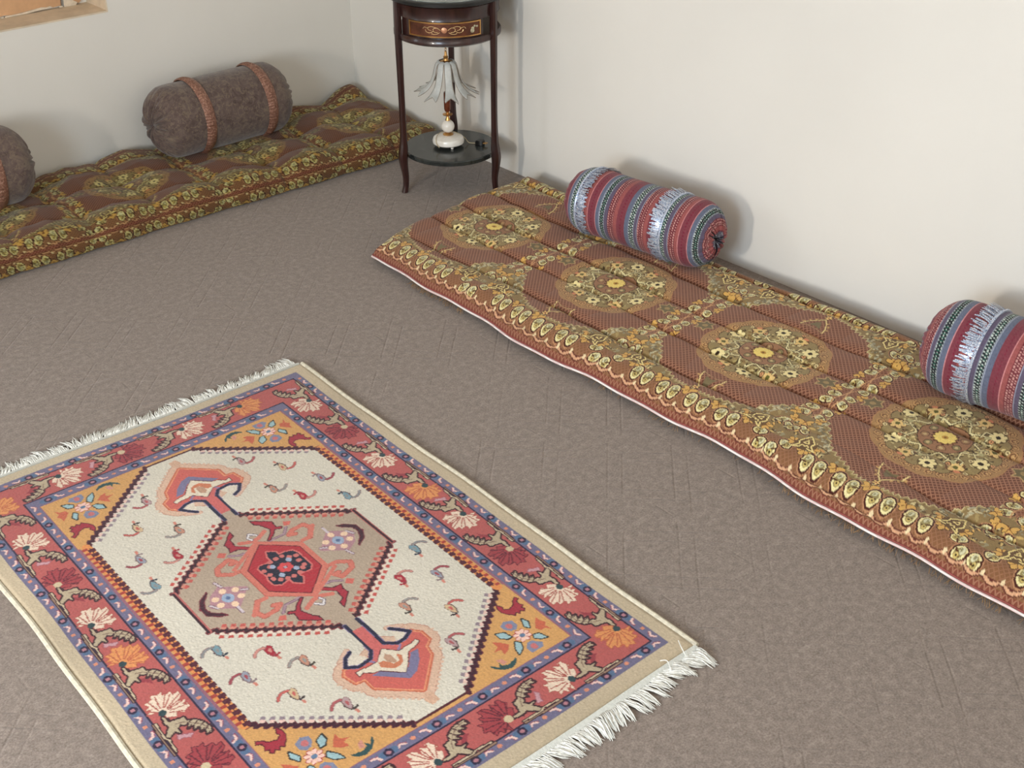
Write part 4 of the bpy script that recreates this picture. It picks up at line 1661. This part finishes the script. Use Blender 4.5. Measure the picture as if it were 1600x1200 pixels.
def stripe_colours(LL, TH_, R, phase, reverse, L_total):
    l = (L_total - LL) if reverse else LL
    x = (l + phase) % CYC_L
    C = np.zeros(LL.shape + (3,))
    a = 0.0
    arc = TH_ * R
    for nm, w in CYCLE:
        m = (x >= a) & (x < a + w)
        C[m] = STRIPE_COL[nm]
        f = (x - a) / w
        if nm == 'dots':
            row = np.floor(f * 3.0)
            du = np.abs(f * 3.0 - row - .5)
            k = (arc / .0088 + .5 * (row % 2)) % 1.0
            dv = np.abs(k - .5)
            C[m & (du < .26) & (dv < .20)] = (196, 206, 198)
            C[m & (row == 1) & (du < .42) & (dv > .36)] = (30, 96, 78)
            C[m & ((f < .09) | (f > .91))] = (132, 138, 150)
        elif nm == 'reddot':
            row = np.floor(f * 2.999)
            k = (arc / .0078 + .5 * (row % 2)) % 1.0
            dv = np.abs(k - .5)
            du = np.abs(f * 3.0 - row - .5)
            C[m & (du < .26) & (dv < .24)] = (200, 150, 142)
            C[m & (du > .30) & (dv > .30)] = (112, 28, 42)
        elif nm == 'maroon':
            k = (arc / .0100) % 1.0
            C[m & (np.abs(f - .52) < .07) & (k < .5)] = (120, 34, 56)
            C[m & ((f < .04) | (f > .97))] = (206, 140, 140)
        elif nm in ('blue', 'purple'):
            C[m & (f < .10)] = (150, 156, 172)
        a += w
    return C


MAT_STRIPE = attr_mat('striped_bolster_cloth', 0.8, bump_scale=380, bump=0.25, sheen=0.15, fuzz=0.10, fuzz_scale=240)


def tinsel_mat():
    m = NT('silver_tinsel')
    n = m.noise(330, 2, 0.7, m.coord('Object'))
    m.l(m.ramp(n, [(0.32, rgba((70, 78, 104))), (0.44, rgba((146, 164, 198))), (0.56, rgba((226, 234, 242))), (0.72, rgba((180, 150, 166)))]), m.b.inputs['Base Color'])
    m.set(Roughness=0.32, Metallic=0.35)
    return m.mat


MAT_TINSEL = tinsel_mat()


def tinsel_ring(name, parent, axx, R, lean, seed, width=.034):
    r = random.Random(seed)
    V, F = [], []
    for i in range(330):
        th = 2 * PI * i / 330 + r.uniform(-.004, .004)
        if math.sin(th) < -.86:
            continue
        x0 = axx + r.uniform(-.006, .006)
        ln = width * r.uniform(.75, 1.1)
        w = r.uniform(.0010, .0022)
        lift = r.uniform(.003, .011)
        tw = r.uniform(-.05, .05)
        pts = []
        for k, (u, h) in enumerate(((0, .0015), (.5, lift * .8), (1.0, lift * (1.2 if math.sin(th) > .5 else .6)))):
            tt = th + tw * u
            pts.append((x0 + lean * ln * u, tt, R + h))
        b = len(V)
        for (x, tt, rr) in pts:
            for sg in (-1, 1):
                a = tt + sg * w / R
                V.append((x, rr * math.cos(a), rr * math.sin(a)))
        F += [(b, b + 1, b + 3, b + 2), (b + 2, b + 3, b + 5, b + 4)]
    ob = obj_from(name, V, F, MAT_TINSEL, parent, smooth=False)
    ob['kind'] = 'stuff'
    ob['label'] = 'glittering silver-blue tinsel fringe'
    # woven braid that holds the tinsel
    mbx = MB()
    pts = [(axx - lean * .004, (R + .002) * math.cos(a), (R + .002) * math.sin(a)) for a in np.linspace(0, 2 * PI, 90, endpoint=False)]
    mbx.tube(pts, .0042, 6, closed=True)
    bo = mbx.build('braid', MAT_TINSEL, parent)
    return ob


def striped_bolster(a, b, R, zc, phase, reverse, label, fringes, seed):
    a, b = np.array(a), np.array(b)
    L = float(np.linalg.norm(b - a))
    c = (a + b) / 2
    root = empty('striped_bolster', (c[0], c[1], zc - R + .008))
    root.rotation_euler = (0, 0, math.atan2(b[1] - a[1], b[0] - a[0]))
    P, LL, TH_, ax, rd = bolster_surface(L, R, 330, 250, seed, edge=.052, waist=.02)
    C = stripe_colours(LL, TH_, R, phase, reverse, float(LL.max()))
    # drawn-in eye of the gather
    eye = np.minimum(LL, LL.max() - LL)
    m = eye < .030
    C[m] = C[m] * .25 + np.array((92, 100, 120)) * .75
    rr = np.random.default_rng(seed)
    sp = rr.random(C.shape[:2])
    C[m & (sp < .16)] = (36, 60, 60)
    C[m & (sp > .90)] = (196, 204, 206)
    # pleats drawn into the eye, their crease shade painted on in near-black
    for k in range(9):
        a0 = rr.random() * 2 * PI
        ext = .05 + .05 * rr.random()
        da = np.abs((TH_ - a0 + PI) % (2 * PI) - PI)
        pm = (da * np.maximum(rd[:, None], .004) < .0016) & (eye < ext)
        C[pm] = (26, 24, 34)
        P[..., 0] -= np.sign(P[..., 0]) * np.exp(-(da * np.maximum(rd[:, None], .004) / .004) ** 2) * (eye < ext) * .004
    P[..., 2] += R - .008
    me = grid_mesh('casing', P, lin(np.clip(C * (1 + rr.normal(0, .04, C.shape[:2]))[..., None], 0, 255)), None, MAT_STRIPE, closed_u=True)
    ob = bpy.data.objects.new('casing', me)
    link(ob, root)
    for (x, lean) in fringes:
        t = tinsel_ring('tinsel_fringe', root, x, R * .985, lean, seed + int(x * 1000))
        t.location = (0, 0, R - .008)
        for chd in root.children:
            if chd.name.startswith('braid') and chd.location.z == 0:
                chd.location = (0, 0, R - .008)
    tag(root, label, 'bolster', 'striped bolsters on the right-hand mattress')
    return root


striped_bolster((.262, 1.590), (.190, 2.140), .106, .168, .030, True,
                'striped red and blue bolster with a gathered pleated end, lying nearest the small table', [(-.185, 1), (.130, -1)], 61)
striped_bolster((.268, 2.905), (.205, 3.49), .122, .184, .078, False,
                'striped red and blue bolster with tinsel fringe lying furthest from the small table', [(-.135, -1), (.16, -1)], 67)


def brown_cloth():
    m = NT('brown_flecked_bolster_cloth')
    v = m.coord('Object')
    n1 = m.noise(24, 5, 0.7, v, 1.2)
    n2 = m.noise(70, 4, 0.75, v, 0.8)
    vor = m.n('ShaderNodeTexVoronoi', feature='DISTANCE_TO_EDGE')
    vor.inputs['Scale'].default_value = 26
    m.l(v, vor.inputs['Vector'])
    base = m.ramp(n1, [(0.35, rgba((82, 66, 62))), (0.55, rgba((102, 86, 80))), (0.72, rgba((118, 102, 88)))])
    scroll = m.ramp(n2, [(0.52, (0, 0, 0, 1)), (0.60, (1, 1, 1, 1)), (0.68, (0, 0, 0, 1))])
    base = m.mix(m.math('MULTIPLY', scroll, 0.55), base, rgba((138, 122, 100)))
    dk = m.ramp(m.noise(48, 3, 0.7, v), [(0.60, (0, 0, 0, 1)), (0.68, (1, 1, 1, 1))])
    base = m.mix(m.math('MULTIPLY', dk, 0.5), base, rgba((58, 44, 44)))
    m.l(base, m.b.inputs['Base Color'])
    m.set(Roughness=0.85)
    m.b.inputs['Specular IOR Level'].default_value = 0.2
    m.b.inputs['Sheen Weight'].default_value = 0.3
    m.bump(n2, 0.3, 0.002)
    return m.mat


MAT_BROWN = brown_cloth()
MAT_COPPER = NT('copper_ruched_ribbon')
_n = MAT_COPPER.noise(160, 3, 0.7, MAT_COPPER.coord('Object'))
MAT_COPPER.l(MAT_COPPER.ramp(_n, [(0.3, rgba((108, 72, 58))), (0.55, rgba((150, 108, 90))), (0.75, rgba((204, 168, 148)))]), MAT_COPPER.b.inputs['Base Color'])
MAT_COPPER.set(Roughness=0.45, Metallic=0.25)
MAT_COPPER.bump(_n, 0.4, 0.003)
MAT_COPPER = MAT_COPPER.mat


def brown_bolster(x0, x1, yc, R, zc, label, bands, seed, rot=0.0):
    L = x1 - x0
    root = empty('brown_bolster', ((x0 + x1) / 2, yc, zc - R + .010))
    root.rotation_euler = (0, 0, rot)
    P, LL, TH_, ax, rd = bolster_surface(L, R, 190, 160, seed, edge=.048, pleat=2.4)
    P[..., 2] += R - .010
    ob = bpy.data.objects.new('casing', grid_mesh('casing', P, None, None, MAT_BROWN, closed_u=True))
    link(ob, root)
    for x in bands:
        # gathered ribbon: rows across the width, ruffled round the girth
        nth, nw = 300, 7
        th = np.linspace(0, 2 * PI, nth, endpoint=False)
        V, F = [], []
        r = np.random.default_rng(seed + int(abs(x) * 100))
        ruf = .5 * np.sin(th * 61 + 1) + .5 * np.sin(th * 83) + .4 * r.normal(0, 1, nth)
        for j in range(nw):
            u = j / (nw - 1)
            hgt = .0015 + .0065 * (1 - (2 * u - 1) ** 2)
            xx_ = x + (u - .5) * .040 + .0018 * ruf * (1 if u > .5 else .2) * abs(2 * u - 1)
            rr = R * 1.012 + hgt + .0022 * ruf * (u > .35) * (1 - .3 * u)
            zz = rr * np.sin(th)
            zz = np.maximum(zz, -(R - .008) + .12 * (zz + R - .008))
            for i in range(nth):
                V.append((xx_[i], rr[i] * math.cos(th[i]), zz[i] + R - .010))
        for j in range(nw - 1):
            for i in range(nth):
                k = (i + 1) % nth
                F.append((j * nth + i, j * nth + k, (j + 1) * nth + k, (j + 1) * nth + i))
        o2 = obj_from('ribbon_band', V, F, MAT_COPPER, root)
        o2['label'] = 'copper ruched ribbon band'
    tag(root, label, 'bolster', 'brown bolsters on the left-hand mattress')
    return root


brown_bolster(.472, 1.028, .205, .131, .214, 'brown flecked bolster with two copper ribbon bands, nearer the room corner', [.112, -.150], 71, 0.02)
brown_bolster(1.490, 2.050, .215, .131, .214, 'brown flecked bolster with copper ribbon bands, below the bare mud recess', [.13, -.135], 73, -0.02)

# ------------------------------------------------------------------ side table
TC = (.2323, .9223)
table = empty('side_table', (TC[0], TC[1], 0.0))
tag(table, 'round dark wood side table with gilt drawer and black lower shelf in the corner', 'side table')


def wood_mat():
    m = NT('dark_mahogany')
    v = m.coord('Object', (9, 9, 1.2))
    n = m.noise(6, 5, 0.6, v, 0.6)
    m.l(m.ramp(n, [(0.3, rgba((36, 18, 17))), (0.7, rgba((62, 34, 30)))]), m.b.inputs['Base Color'])
    m.set(Roughness=0.28)
    m.b.inputs['Coat Weight'].default_value = 0.3
    return m.mat


def stone_mat(name, c1, c2, rough):
    m = NT(name)
    n = m.noise(18, 6, 0.65, m.coord('Object'), 1.0)
    m.l(m.ramp(n, [(0.35, rgba(c1)), (0.62, rgba(c2))]), m.b.inputs['Base Color'])
    m.set(Roughness=rough)
    return m.mat


MAT_WOOD = wood_mat()
MAT_BLACKSTONE = stone_mat('dark_stone_shelf', (30, 33, 33), (58, 62, 60), 0.16)
MAT_TOPSTONE = stone_mat('grey_green_stone_top', (96, 108, 106), (140, 148, 144), 0.15)
MAT_BRASS = simple_mat('brass', (196, 150, 92), 0.28, 0.9, var=0.12, scale=30)
MAT_PANEL = simple_mat('copper_inlay_panel', (100, 60, 44), 0.36, 0.5, var=0.20, scale=40, bump=0.2)
MAT_EDGE = simple_mat('blackened_edge', (26, 26, 26), 0.3, var=0.1)


def arc_slab(mb, r0, r1, a0, a1, z0, z1, n=26):
    V, F = [], []
    for i in range(n + 1):
        a = a0 + (a1 - a0) * i / n
        for rr, z in ((r0, z0), (r1, z0), (r1, z1), (r0, z1)):
            V.append((rr * math.cos(a), rr * math.sin(a), z))
    for i in range(n):
        for k in range(4):
            k2 = (k + 1) % 4
            F.append((i * 4 + k, i * 4 + k2, (i + 1) * 4 + k2, (i + 1) * 4 + k))
    F.append((3, 2, 1, 0))
    F.append(tuple(n * 4 + k for k in range(4)))
    mb.add(V, F)


# top: stone disc in a dark rim
mb = MB()
mb.lathe([(.0, .678), (.196, .678), (.203, .682), (.203, .692), (.199, .695), (.190, .695), (.0, .695)], 72)
mb.build('table_top', MAT_EDGE, table)
mb = MB()
mb.lathe([(.0, .6952), (.188, .6952), (.188, .6965), (.0, .6965)], 72)
o = mb.build('stone_inset', MAT_TOPSTONE, table)
# upper apron ring
mb = MB()
mb.lathe([(.150, .678), (.178, .678), (.183, .672), (.180, .660), (.178, .640), (.180, .630), (.150, .630)], 64)
mb.build('apron', MAT_WOOD, table)
# lower plate that carries the drawer
mb = MB()
mb.lathe([(.0, .546), (.176, .546), (.184, .552), (.184, .566), (.180, .571), (.0, .571)], 64)
mb.build('drawer_plate', MAT_WOOD, table)
# drawer: box with a curved front, gilt frame and scrolled ornament
A0, A1 = math.radians(-11.0), math.radians(96.0)
mb = MB()
arc_slab(mb, .150, .170, A0, A1, .571, .630)
mid = (A0 + A1) / 2
cm, sm_ = math.cos(mid), math.sin(mid)


def loc2(u, w):
    return (cm * u - sm_ * w, sm_ * u + cm * w)


pts = [loc2(.11, -.112), loc2(.11, .112), loc2(-.10, .085), loc2(-.10, -.085)]
V = [(x, y, z) for z in (.5715, .628) for x, y in pts]
mb.add(V, [(3, 2, 1, 0), (4, 5, 6, 7), (0, 1, 5, 4), (1, 2, 6, 5), (2, 3, 7, 6), (3, 0, 4, 7)])
drawer = mb.build('drawer', MAT_WOOD, table)
mb = MB()
B0, B1 = math.radians(5.0), math.radians(91.0)
arc_slab(mb, .168, .1725, B0, B1, .578, .624)
mb.build('inlay_panel', MAT_PANEL, drawer)
mb = MB()
arc_slab(mb, .170, .1750, B0, B1, .6215, .6255)
arc_slab(mb, .170, .1750, B0, B1, .5765, .5805)
arc_slab(mb, .170, .1750, B0, B0 + .024, .5765, .6255, 2)
arc_slab(mb, .170, .1750, B1 - .024, B1, .5765, .6255, 2)
mb.build('gilt_frame', MAT_BRASS, drawer)
mb = MB()
MAT_GILT = simple_mat('pale_gilt', (222, 190, 140), 0.35, 0.6, var=0.15, scale=60)


def on_front(a_deg, z, rr=.1742):
    a = math.radians(a_deg)
    return (rr * math.cos(a), rr * math.sin(a), z)


cen = 48.0
for sg in (1, -1):
    mb = MB()
    for pth in ([(4, .601), (8, .609), (12, .605), (11, .596), (7, .594)], [(9, .609), (14, .613), (18, .609), (17, .602), (14, .600)],
                [(12, .598), (16, .592), (20, .595), (21, .602)], [(18, .606), (22, .610), (24, .604)], [(5, .594), (8, .589), (12, .588), (14, .591)]):
        pp = [on_front(cen + sg * a, z) for a, z in pth]
        mb.tube([tuple(p) for p in catmull(pp, 5)], .0012, 5)
    mb.build('scroll_ornament', MAT_GILT, drawer)
mb = MB()
c0 = Vector(on_front(cen, .601, .1735))
dr = Vector((math.cos(math.radians(cen)), math.sin(math.radians(cen)), 0))
tx = Vector((-dr.y, dr.x, 0))
ringp = [c0 + tx * (.0085 * math.cos(a)) + Vector((0, 0, .0085 * math.sin(a))) for a in np.linspace(0, 2 * PI, 20, endpoint=False)]
mb.tube(ringp, .0014, 5, closed=True)
V = [tuple(c0 + dr * .003)] + [tuple(p) for p in ringp]
mb.add(V, [(0, 1 + i, 1 + (i + 1) % 20) for i in range(20)])
mb.build('rosette', simple_mat('rose_gilt', (206, 150, 116), 0.4, 0.5, var=0.15, scale=60), drawer)
# keyhole plate with a small tied key at the end of the panel
mb = MB()
for a, z, s in ((80, .594, .0075), (80.5, .601, .006), (83, .608, .004), (86, .606, .004)):
    c0 = Vector(on_front(a, z, .1738))
    d2 = Vector((math.cos(math.radians(a)), math.sin(math.radians(a)), 0))
    t2 = Vector((-d2.y, d2.x, 0))
    V = [tuple(c0 + d2 * .003)] + [tuple(c0 + t2 * (s * math.cos(q)) + Vector((0, 0, s * math.sin(q)))) for q in np.linspace(0, 2 * PI, 14, endpoint=False)]
    mb.add(V, [(0, 1 + i, 1 + (i + 1) % 14) for i in range(14)])
mb.build('key_plate', simple_mat('pale_metal', (206, 200, 170), 0.35, 0.7, var=0.1, scale=50), drawer)
# rear rail linking plate and apron behind the drawer
mb = MB()
arc_slab(mb, .160, .176, math.radians(222), math.radians(234), .571, .630, 4)
mb.build('rear_post', MAT_WOOD, table)

# legs: slim square section, swelling at the knee, foot kicked outwards
for ang in (-12.0, 108.0, 228.0):
    a = math.radians(ang)
    d = np.array((math.cos(a), math.sin(a)))
    t = np.array((-d[1], d[0]))
    st = [(.684, .185, .0115), (.60, .185, .0125), (.52, .185, .0115), (.30, .184, .0105), (.20, .185, .0120), (.165, .187, .0150), (.135, .190, .0160),
          (.10, .188, .0135), (.06, .183, .0110), (.03, .1835, .0100), (.012, .187, .0105), (.0005, .190, .0110)]
    st = catmull(st, 4)
    V, F = [], []
    m = 8
    for (z, rr, w) in st:
        for k in range(m):
            q = 2 * PI * (k + .5) / m
            cx_, sy_ = math.cos(q), math.sin(q)
            e = .72
            cx_ = math.copysign(abs(cx_) ** e, cx_) * w
            sy_ = math.copysign(abs(sy_) ** e, sy_) * w
            p = d * (rr + cx_) + t * sy_
            V.append((p[0], p[1], z))
    for i in range(len(st) - 1):
        for k in range(m):
            k2 = (k + 1) % m
            F.append((i * m + k, i * m + k2, (i + 1) * m + k2, (i + 1) * m + k))
    F.append(tuple(range(m)))
    F.append(tuple((len(st) - 1) * m + k for k in range(m - 1, -1, -1)))
    mb = MB()
    mb.add(V, F)
    mb.build('leg', MAT_WOOD, table)
# lower shelf
mb = MB()
mb.lathe([(.0, .122), (.160, .122), (.167, .126), (.168, .138), (.164, .142), (.0, .142)], 64)
o = mb.build('lower_shelf', MAT_BLACKSTONE, table)
o['label'] = 'glossy black stone shelf'

# ------------------------------------------------------------------ lamp on the lower shelf
LC = (.240, .918, .1425)
lamp = empty('table_lamp', LC)
tag(lamp, 'small lamp with drooping white glass petals and marble base on the table\'s lower shelf', 'lamp')
MAT_MARBLE = stone_mat('white_marble', (226, 218, 206), (242, 238, 230), 0.18)
MAT_TUBE = simple_mat('amber_tube', (120, 62, 40), 0.25, 0.35, var=0.2, scale=30)


def glass_petal_mat():
    m = NT('frosted_white_glass')
    n = m.noise(40, 3, 0.6, m.coord('Object'))
    m.l(m.ramp(n, [(0.3, rgba((198, 200, 196))), (0.7, rgba((224, 226, 222)))]), m.b.inputs['Base Color'])
    m.set(Roughness=0.22)
    m.b.inputs['Transmission Weight'].default_value = 0.12
    return m.mat


MAT_GLASS = glass_petal_mat()
MAT_RIM = simple_mat('smoky_petal_rim', (138, 124, 108), 0.3, var=0.1, scale=40)
mb = MB()
mb.lathe([(.0, .008), (.050, .008), (.056, .013), (.057, .022), (.053, .031), (.040, .037), (.026, .040), (.0, .041)], 44)
base = mb.build('marble_base', MAT_MARBLE, lamp)
for k in range(3):
    a = math.radians(52 + 120 * k + 18)
    mb = MB()
    mb.lathe([(.0, 0.0), (.0045, 0.0), (.0055, .004), (.0045, .0095), (.0, .0095)], 12, .040 * math.cos(a), .040 * math.sin(a))
    mb.build('foot', MAT_MARBLE, base)
mb = MB()
mb.lathe([(.016, .040), (.019, .042), (.019, .044), (.013, .047), (.010, .049)], 28)
mb.build('brass_collar', MAT_BRASS, lamp)
mb = MB()
mb.lathe([(max(.0015, .0235 * math.sin(PI * i / 16)), .0715 - .0235 * math.cos(PI * i / 16)) for i in range(17)], 32)
mb.build('marble_ball', MAT_MARBLE, lamp)
mb = MB()
mb.lathe([(.009, .093), (.008, .098), (.0045, .106), (.0045, .112), (.017, .1135), (.018, .116), (.006, .1175), (.0055, .124), (.0095, .127)], 28)
mb.build('brass_stem', MAT_BRASS, lamp)
mb = MB()
mb.lathe([(.0085, .127), (.0115, .134), (.0120, .150), (.0120, .190), (.0110, .196)], 24)
mb.build('amber_tube', MAT_TUBE, lamp)
mb = MB()
mb.lathe([(.0042, .190), (.0042, .294), (.026, .298), (.030, .301), (.026, .305), (.010, .309), (.0075, .315), (.0090, .321), (.0050, .327), (.0042, .339), (.0015, .343)], 24)
mb.build('brass_rod', MAT_BRASS, lamp)
# chain hook at the very top
mb = MB()
for k in range(3):
    z = .346 + .0095 * k
    rp = []
    for q in np.linspace(0, 2 * PI, 14, endpoint=False):
        u, w = .0034 * math.cos(q), .0058 * math.sin(q)
        rp.append((u, 0, z + w) if k % 2 == 0 else (0, u, z + w))
    mb.tube(rp, .0010, 5, closed=True)
mb.build('hanging_chain', MAT_BRASS, lamp)

# petals: long curved glass straps with forked tips
outline = [(0.00, .0100), (.12, .0115), (.35, .0120), (.60, .0135), (.80, .0185), (.93, .0230)]
path = catmull([(.0235, .306), (.034, .300), (.040, .282), (.047, .256), (.060, .231), (.083, .213), (.113, .203)], 6)
path = np.array(path)
sgp = np.r_[0, np.cumsum(np.linalg.norm(np.diff(path, axis=0), axis=1))]
sgp /= sgp[-1]


def petal(parent, ang, droop, twist):
    V, F = [], []
    nu, nw = 18, 6
    R_ = []
    for i in range(nu + 1):
        u = i / nu
        for j in range(nw + 1):
            w = -1 + 2 * j / nw
            wid = np.interp(min(u, .93), [o_[0] for o_ in outline], [o_[1] for o_ in outline])
            uu = u
            if u > .86:
                # fork: the middle of the tip is cut back
                uu = u - (u - .86) * (1.0 - abs(w)) * .95
            rr = np.interp(uu, sgp, path[:, 0])
            zz = np.interp(uu, sgp, path[:, 1]) - droop * uu ** 2 + .0035 * (1 - w * w) + .004 * uu ** 3 * w * twist
            V.append((rr, w * wid, zz))
    up = len(V)
    V += [(x, y, z - .0028) for x, y, z in V]
    m = nw + 1
    for i in range(nu):
        for j in range(nw):
            F.append((i * m + j, (i + 1) * m + j, (i + 1) * m + j + 1, i * m + j + 1))
            F.append((up + i * m + j, up + i * m + j + 1, up + (i + 1) * m + j + 1, up + (i + 1) * m + j))
    rimidx = [i * m for i in range(nu + 1)] + [nu * m + j for j in range(1, m)] + [i * m + nw for i in range(nu - 1, -1, -1)]
    for a_, b_ in zip(rimidx[:-1], rimidx[1:]):
        F.append((a_, up + a_, up + b_, b_))
    ob = obj_from('glass_petal', V, F, MAT_GLASS, parent)
    ob.rotation_euler = (0, 0, ang)
    mbx = MB()
    mbx.tube([(V[i][0], V[i][1], V[i][2] - .001) for i in rimidx], .0011, 5)
    mbx.build('petal_rim', MAT_RIM, ob)
    return ob


rp = random.Random(15)
for k in range(9):
    petal(lamp, math.radians(52 + 40 * k + 8), rp.uniform(-.006, .012), rp.uniform(-1, 1))
# flex lying round the base, ending in a black plug
mb = MB()
cord = catmull([(.057, .020, .010), (.0585, .006, .022), (.050, -.006, .037), (.030, -.020, .043), (.004, -.030, .043), (-.024, -.014, .043), (-.034, .010, .040), (-.056, .022, .022), (-.066, .034, .004), (-.078, .050, .0025), (-.084, .058, .004)], 6)
mb.tube([tuple(p) for p in cord], .0014, 6)
mb.build('cord', simple_mat('clear_flex', (176, 160, 128), 0.4, var=0.1), lamp)
mb = MB()
pd = np.array((-.35, .94))
pn = np.array((.94, .35))
p0 = np.array((-.082, .055))
V = []
for (u, w, h) in ((0, .006, .008), (.008, .011, .017), (.026, .012, .018), (.032, .008, .015)):
    for sx, hh in ((-1, 0.0), (1, 0.0), (1, h), (-1, h)):
        q = p0 + pd * u + pn * w * sx
        V.append((q[0], q[1], .0006 + hh))
F = [(3, 2, 1, 0), (12, 13, 14, 15)]
for i in range(3):
    for k in range(4):
        k2 = (k + 1) % 4
        F.append((i * 4 + k, i * 4 + k2, (i + 1) * 4 + k2, (i + 1) * 4 + k))
mb.add(V, F)
plug = mb.build('plug', simple_mat('black_plastic', (24, 24, 24), 0.35, var=0.1), lamp)
mb = MB()
for sx in (-1, 1):
    q0 = p0 + pd * .032 + pn * .0052 * sx
    q1 = q0 + pd * .014
    mb.tube([(q0[0], q0[1], .009), (q1[0], q1[1], .009)], .0017, 6)
mb.build('prong', MAT_BRASS, plug)
